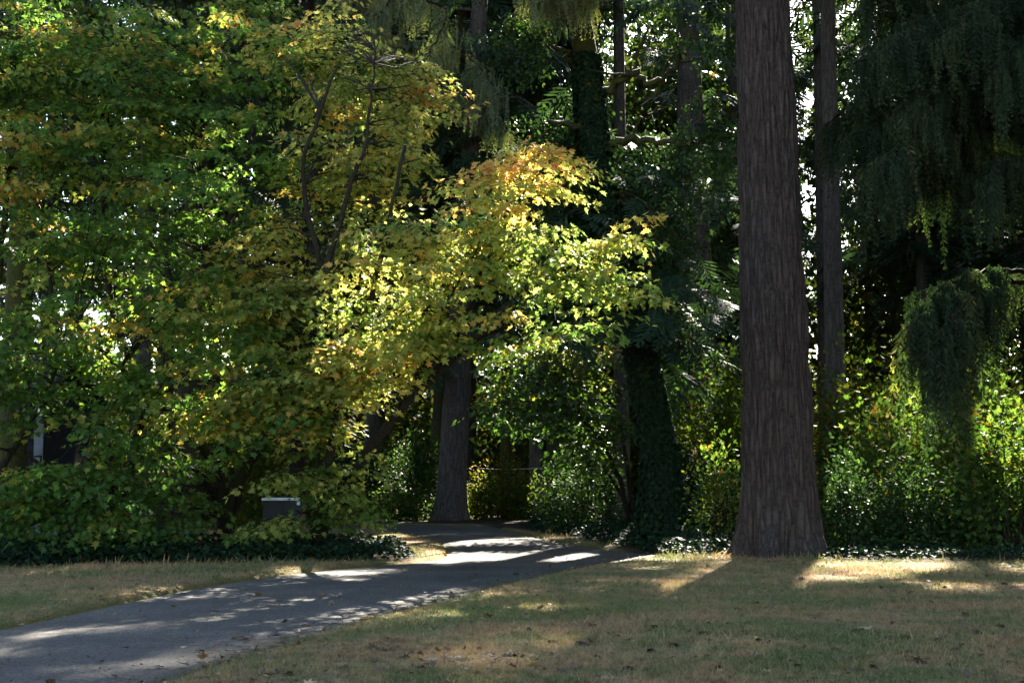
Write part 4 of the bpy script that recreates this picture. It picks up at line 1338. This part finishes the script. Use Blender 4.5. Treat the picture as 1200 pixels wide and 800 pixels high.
bY = 33.0
a0, a1 = at(310, 583, bY), at(358, 583, bY)
bw, bz, bc = a1[0] - a0[0], a0[2], (a0[0] + a1[0]) / 2
t = thing('utility_cabinet', 'dark grey utility cabinet with a pale lid behind the gold maple trunk', 'cabinet', (bc, bY, 0))
m = MB(); m.box((bc, bY, .05), (bw + .16, .86, .1), bev=.015); m.build('plinth', M_CONC, t)
m = MB(); m.box((bc, bY, (.1 + bz - .06) / 2), (bw - .06, .7, bz - .16), bev=.02); body = m.build('body', M_BOX, t)
m = MB(); m.box((bc, bY, bz - .03), (bw, .8, .06), bev=.015); m.build('lid', M_PALE, t)
for sx in (-1, 1):
    m = MB(); m.box((bc + sx * (bw - .06) * .25, bY - .362, (bz + .04) / 2), ((bw - .06) * .47, .02, bz - .26), bev=.006); d = m.build('door', M_BOX, t)
    m = MB(); m.box((bc + sx * .05, bY - .385, bz * .5), (.025, .03, .14), bev=.004); m.build('handle', M_CONC, d)
m = MB(); m.box((bc + bw / 2 - .10, bY - .40, bz - .11), (.07, .02, .09), bev=.004); m.build('hasp', M_PALE, t)

sY = 36.0
e1 = at(50, 545, sY)[0]
t = thing('garden_shed', 'dark clapboard shed with a grey corner board at the left border', 'shed', (e1 - 3, sY + 2, 0))
m = MB()
m.box((e1 - 3, sY + 2, 1.75), (6, 4, 3.5))
for k in range(18):
    m.box((e1 - 3, sY - .008, .12 + k * .19), (5.94, .03, .17), bev=.008)
m.build('wall', M_SIDE, t)
m = MB()
m.add([(e1 - 6.3, sY - .45, 3.42), (e1 + .3, sY - .45, 3.42), (e1 + .3, sY + 2, 4.9), (e1 - 6.3, sY + 2, 4.9), (e1 + .3, sY + 4.45, 3.42), (e1 - 6.3, sY + 4.45, 3.42),
       (e1 - 6.3, sY - .45, 3.56), (e1 + .3, sY - .45, 3.56), (e1 + .3, sY + 2, 5.04), (e1 - 6.3, sY + 2, 5.04), (e1 + .3, sY + 4.45, 3.56), (e1 - 6.3, sY + 4.45, 3.56)],
      [3, 2, 1, 0, 5, 4, 2, 3, 6, 7, 8, 9, 9, 8, 10, 11, 0, 1, 7, 6, 4, 5, 11, 10, 1, 2, 8, 7, 2, 4, 10, 8, 0, 6, 9, 3, 3, 9, 11, 5], [4] * 10)
m.build('roof', M_ROOF, t)
m = MB(); m.box((e1 - .10, sY - .05, 1.7), (.22, .05, 3.4), bev=.008); m.build('corner_board', M_TRIM, t)
zr = at(20, 530, sY)[2]
m = MB(); m.box((e1 - 1.25, sY - .05, zr), (1.7, .07, .05), bev=.008); m.build('trim_rail', M_TRIM, t)
m = MB(); m.box((e1 - 1.3, sY - .045, zr + .72), (1.3, .03, 1.3), bev=.006); w = m.build('window', M_SIDE, t)
m = MB(); m.box((e1 - 1.3, sY - .066, zr + .72), (1.14, .012, 1.14)); m.build('pane', M_GLASS, w)

# thin wire fence far behind the bend
fY = 56.0
f0, f1 = at(578, 556, fY), at(648, 553, fY)
t = thing('wire_fence', 'thin wire fence between far trunks beyond the path bend', 'fence', (f0[0], fY, 0))
for k in range(4):
    x = f0[0] - .6 + (f1[0] - f0[0] + 1.2) * k / 3
    m = MB(); m.tube(np.array([[x, fY, -.1], [x, fY, 1.0], [x, fY, 1.95]]), .03, 8); m.build('post', M_BARK2, t, smooth=True)
for zz in (1.85, 1.2, .6):
    m = MB()
    xx = np.linspace(f0[0] - .6, f1[0] + .6, 25)
    m.tube(np.column_stack([xx, np.full(25, fY - .04), zz - .02 * np.sin((xx - f0[0]) * 3)]), .011, 5); m.build('wire', M_PALE, t, smooth=True)


# ------------------------------------------------------------------ cones and fallen leaves
def cone_mesh(seed):
    r = np.random.default_rng(seed)
    mb = MB()
    L, R = .085, .020
    u = np.linspace(0, 1, 9)
    mb.tube(np.column_stack([(u - .5) * L, 0 * u, 0 * u]), R * .75 * np.sin(PI * (.08 + .86 * u)) ** .7, 8)
    n = 60
    i = np.arange(n)
    uu = (i + .5) / n
    a = i * 2.39996
    nd = np.column_stack([0 * a, np.cos(a), np.sin(a)])
    P = np.column_stack([(uu - .5) * L, 0 * uu, 0 * uu]) + nd * (R * .55 * np.sin(PI * (.08 + .86 * uu)) ** .7)[:, None]
    mb.scatter(T_OVAL, P, nd * .8 + np.array([.9, 0, 0]), nd + np.array([-.9, 0, 0]), .026 * (.8 + .3 * r.random(n)))
    return mb


M_CONE = plain_mat('cone_scales', (0.050, 0.032, 0.021), .9, .4, 40)
M_FALLEN = leaf_mat('fallen_leaves', [(0, (.05, .03, .015)), (.5, (.13, .075, .03)), (1, (.30, .20, .10))], transl=.15, rough=.7)
cone0 = cone_mesh(1).build('fir_cone', M_CONE)
r = np.random.default_rng(33)
cpx = [(888, 713), (930, 712), (965, 711), (972, 711), (868, 748), (872, 752), (886, 762), (856, 741), (833, 740), (826, 753), (905, 763), (828, 776), (924, 782), (935, 788), (845, 790), (1003, 745), (1000, 745), (1012, 745), (988, 754),
       (694, 744), (645, 763), (685, 763), (1035, 754), (1098, 755), (1120, 768), (1150, 748), (1068, 709), (1063, 711), (1030, 694), (1103, 695), (1098, 692), (1190, 711), (1090, 712), (1172, 740), (1060, 770), (1080, 782), (960, 775), (940, 765),
       (725, 758), (760, 772), (700, 780), (740, 790), (620, 752), (600, 778), (905, 724), (1130, 725), (1160, 765), (1185, 782), (1110, 790), (1020, 788), (980, 770), (790, 765), (770, 745), (1065, 697), (1180, 690), (1140, 700), (500, 792), (560, 770), (865, 720), (1045, 735), (830, 668), (822, 683)]
cl = 'dark fir cone lying in the dry lawn grass'
for i, (px, py) in enumerate(cpx):
    o = cone0 if i == 0 else cone0.copy()
    if i:
        COL.objects.link(o)
    gx, gy = gnd(px + r.normal() * 2, py + r.normal())
    z = lawn_h(np.array([gx]), np.array([gy]))[0]
    o.location = (gx, gy, z + .010)
    o.rotation_euler = (r.random() * 6, (r.random() - .5) * .4, r.random() * 6)
    s = .6 + .55 * r.random()
    o.scale = (s, s, s)
    tag(o, cl, 'fir cone', 'fir cones on the lawn')


def make_litter():
    q = np.random.default_rng(55)
    n = 30000
    y = 9.5 / (1 - q.random(n) * (1 - 9.5 / 46.0)) ** 0.9
    x = (q.random(n) * 2 - 1) * (y * 0.365 + 0.3)
    sd = path_sd_fast(x, y)
    nb = np.minimum(polydist(x, y, RBED), polydist(x, y, LBED))
    cl = fbm(np.column_stack([x * .8, y * .8, x * 0]), 77)
    w_ = np.where(sd < 0, .10 + .9 * np.exp(sd / .18), .25 + .5 * np.exp(-sd / .3)) + .7 * np.exp(-nb / .6) + 1.6 * np.exp(-np.hypot(x - fb[0], y - fb[1] + .3) / .9)
    ok = q.random(n) < w_ * np.clip((cl - .3) * 3, .1, 1.3)
    x, y, sd = x[ok], y[ok], sd[ok]
    k = len(x)
    z = np.maximum(lawn_h(x, y, sd), 0.018) + .012
    mb = MB()
    P = np.column_stack([x, y, z])
    X = np.column_stack([q.normal(size=k), q.normal(size=k), q.normal(size=k) * .25])
    Z = np.array([0, 0, 1.0]) + q.normal(size=(k, 3)) * .35
    kind = q.random(k)
    for lo, hi, tp, sz in ((0, .55, T_OVAL, .045), (.55, .72, T_MAPLE, .08), (.72, 1.0, T_BLADE, .09)):
        m_ = (kind >= lo) & (kind < hi)
        mb.scatter(tp, P[m_], X[m_], Z[m_], sz * (.5 + q.random(m_.sum())), np.clip(.35 + .3 * q.normal(size=m_.sum()), 0, 1))
    return mb


tag(make_litter().build('leaf_litter', M_FALLEN), 'small dry leaves and needles scattered over lawn and path edges', 'leaf litter', kind='stuff')


def leaf_obj(tint):
    mb = MB()
    mb.scatter(T_MAPLE, np.array([[0, 0, 0.]]), np.array([[1, 0, 0.]]), np.array([[0, 0, 1.]]), 1.0, np.array([tint]))
    return mb.build('fallen_leaf', M_FALLEN)


protos = [leaf_obj(v) for v in (.15, .5, .85)]
lpx = [(280, 749, 0), (283, 750, 1), (322, 740, 0), (364, 738, 0), (427, 731, 0), (1016, 743, 2), (1012, 742, 2), (916, 707, 1), (945, 690, 2), (725, 682, 1), (1088, 688, 2), (655, 655, 1), (520, 628, 0), (590, 632, 1), (200, 712, 1), (120, 722, 1), (330, 680, 1), (450, 690, 0),
       (560, 676, 0), (640, 700, 1), (690, 722, 1), (790, 700, 1), (570, 735, 1), (760, 690, 1), (1120, 712, 1), (1000, 700, 1), (860, 735, 1), (400, 790, 1), (470, 770, 1), (40, 720, 1), (150, 690, 1), (260, 672, 1)]
used = [False] * 3
ftxt = ['dark crumpled fallen leaf lying near the path', 'brown fallen leaf lying on the dry grass or path', 'pale buff fallen leaf on the right lawn']
for px, py, k in lpx:
    o = protos[k]
    if used[k]:
        o = protos[k].copy()
        COL.objects.link(o)
    used[k] = True
    gx, gy = gnd(px, py)
    sd = path_sd(np.array([gx]), np.array([gy]))
    z = max(lawn_h(np.array([gx]), np.array([gy]), sd)[0], .012)
    o.location = (gx, gy, z + .022)
    o.rotation_euler = (r.normal() * .3, r.normal() * .3, r.random() * 6)
    s = .085 + .05 * r.random()
    o.scale = (s, s, s)
    tag(o, ftxt[k], 'leaf', 'fallen leaves')

# ------------------------------------------------------------------ light, sky, camera
w = bpy.data.worlds.new('World')
SC.world = w
w.use_nodes = True
nt = w.node_tree
bg = nt.nodes['Background']
sky = nt.nodes.new('ShaderNodeTexSky')
sky.sky_type = 'NISHITA'
sky.sun_disc = False
sky.sun_elevation = SEL
sky.sun_rotation = math.atan2(SAZ[0], SAZ[1])
sky.air_density = 1.0
sky.dust_density = 1.0
nt.links.new(sky.outputs[0], bg.inputs['Color'])
bg.inputs['Strength'].default_value = 0.055

sl_ = bpy.data.lights.new('sun', 'SUN')
sl_.energy = 5.0
sl_.angle = math.radians(0.5)
sl_.color = (1.0, 0.93, 0.80)
so = bpy.data.objects.new('sun', sl_)
COL.objects.link(so)
so.rotation_euler = Vector(SUN).to_track_quat('Z', 'Y').to_euler()
so.location = Vector(SUN) * 60

cam = bpy.data.cameras.new('camera')
cam.sensor_width = 36
cam.lens = 36 * F
cam.clip_end = 3000
cam.clip_start = 0.1
cam.dof.use_dof = True
cam.dof.focus_distance = 26
cam.dof.aperture_fstop = 5.6
co = bpy.data.objects.new('camera', cam)
COL.objects.link(co)
co.location = CAM
co.rotation_euler = (PI / 2 + PITCH, 0, 0)
SC.camera = co

SC.view_settings.view_transform = 'Standard'
SC.view_settings.look = 'None'
SC.view_settings.exposure = 3.36
SC.view_settings.gamma = 1
SC.cycles.max_bounces = 8
SC.cycles.diffuse_bounces = 4
SC.cycles.glossy_bounces = 2
SC.cycles.transmission_bounces = 4
SC.cycles.transparent_max_bounces = 4
SC.cycles.sample_clamp_indirect = 6
SC.cycles.use_denoising = True
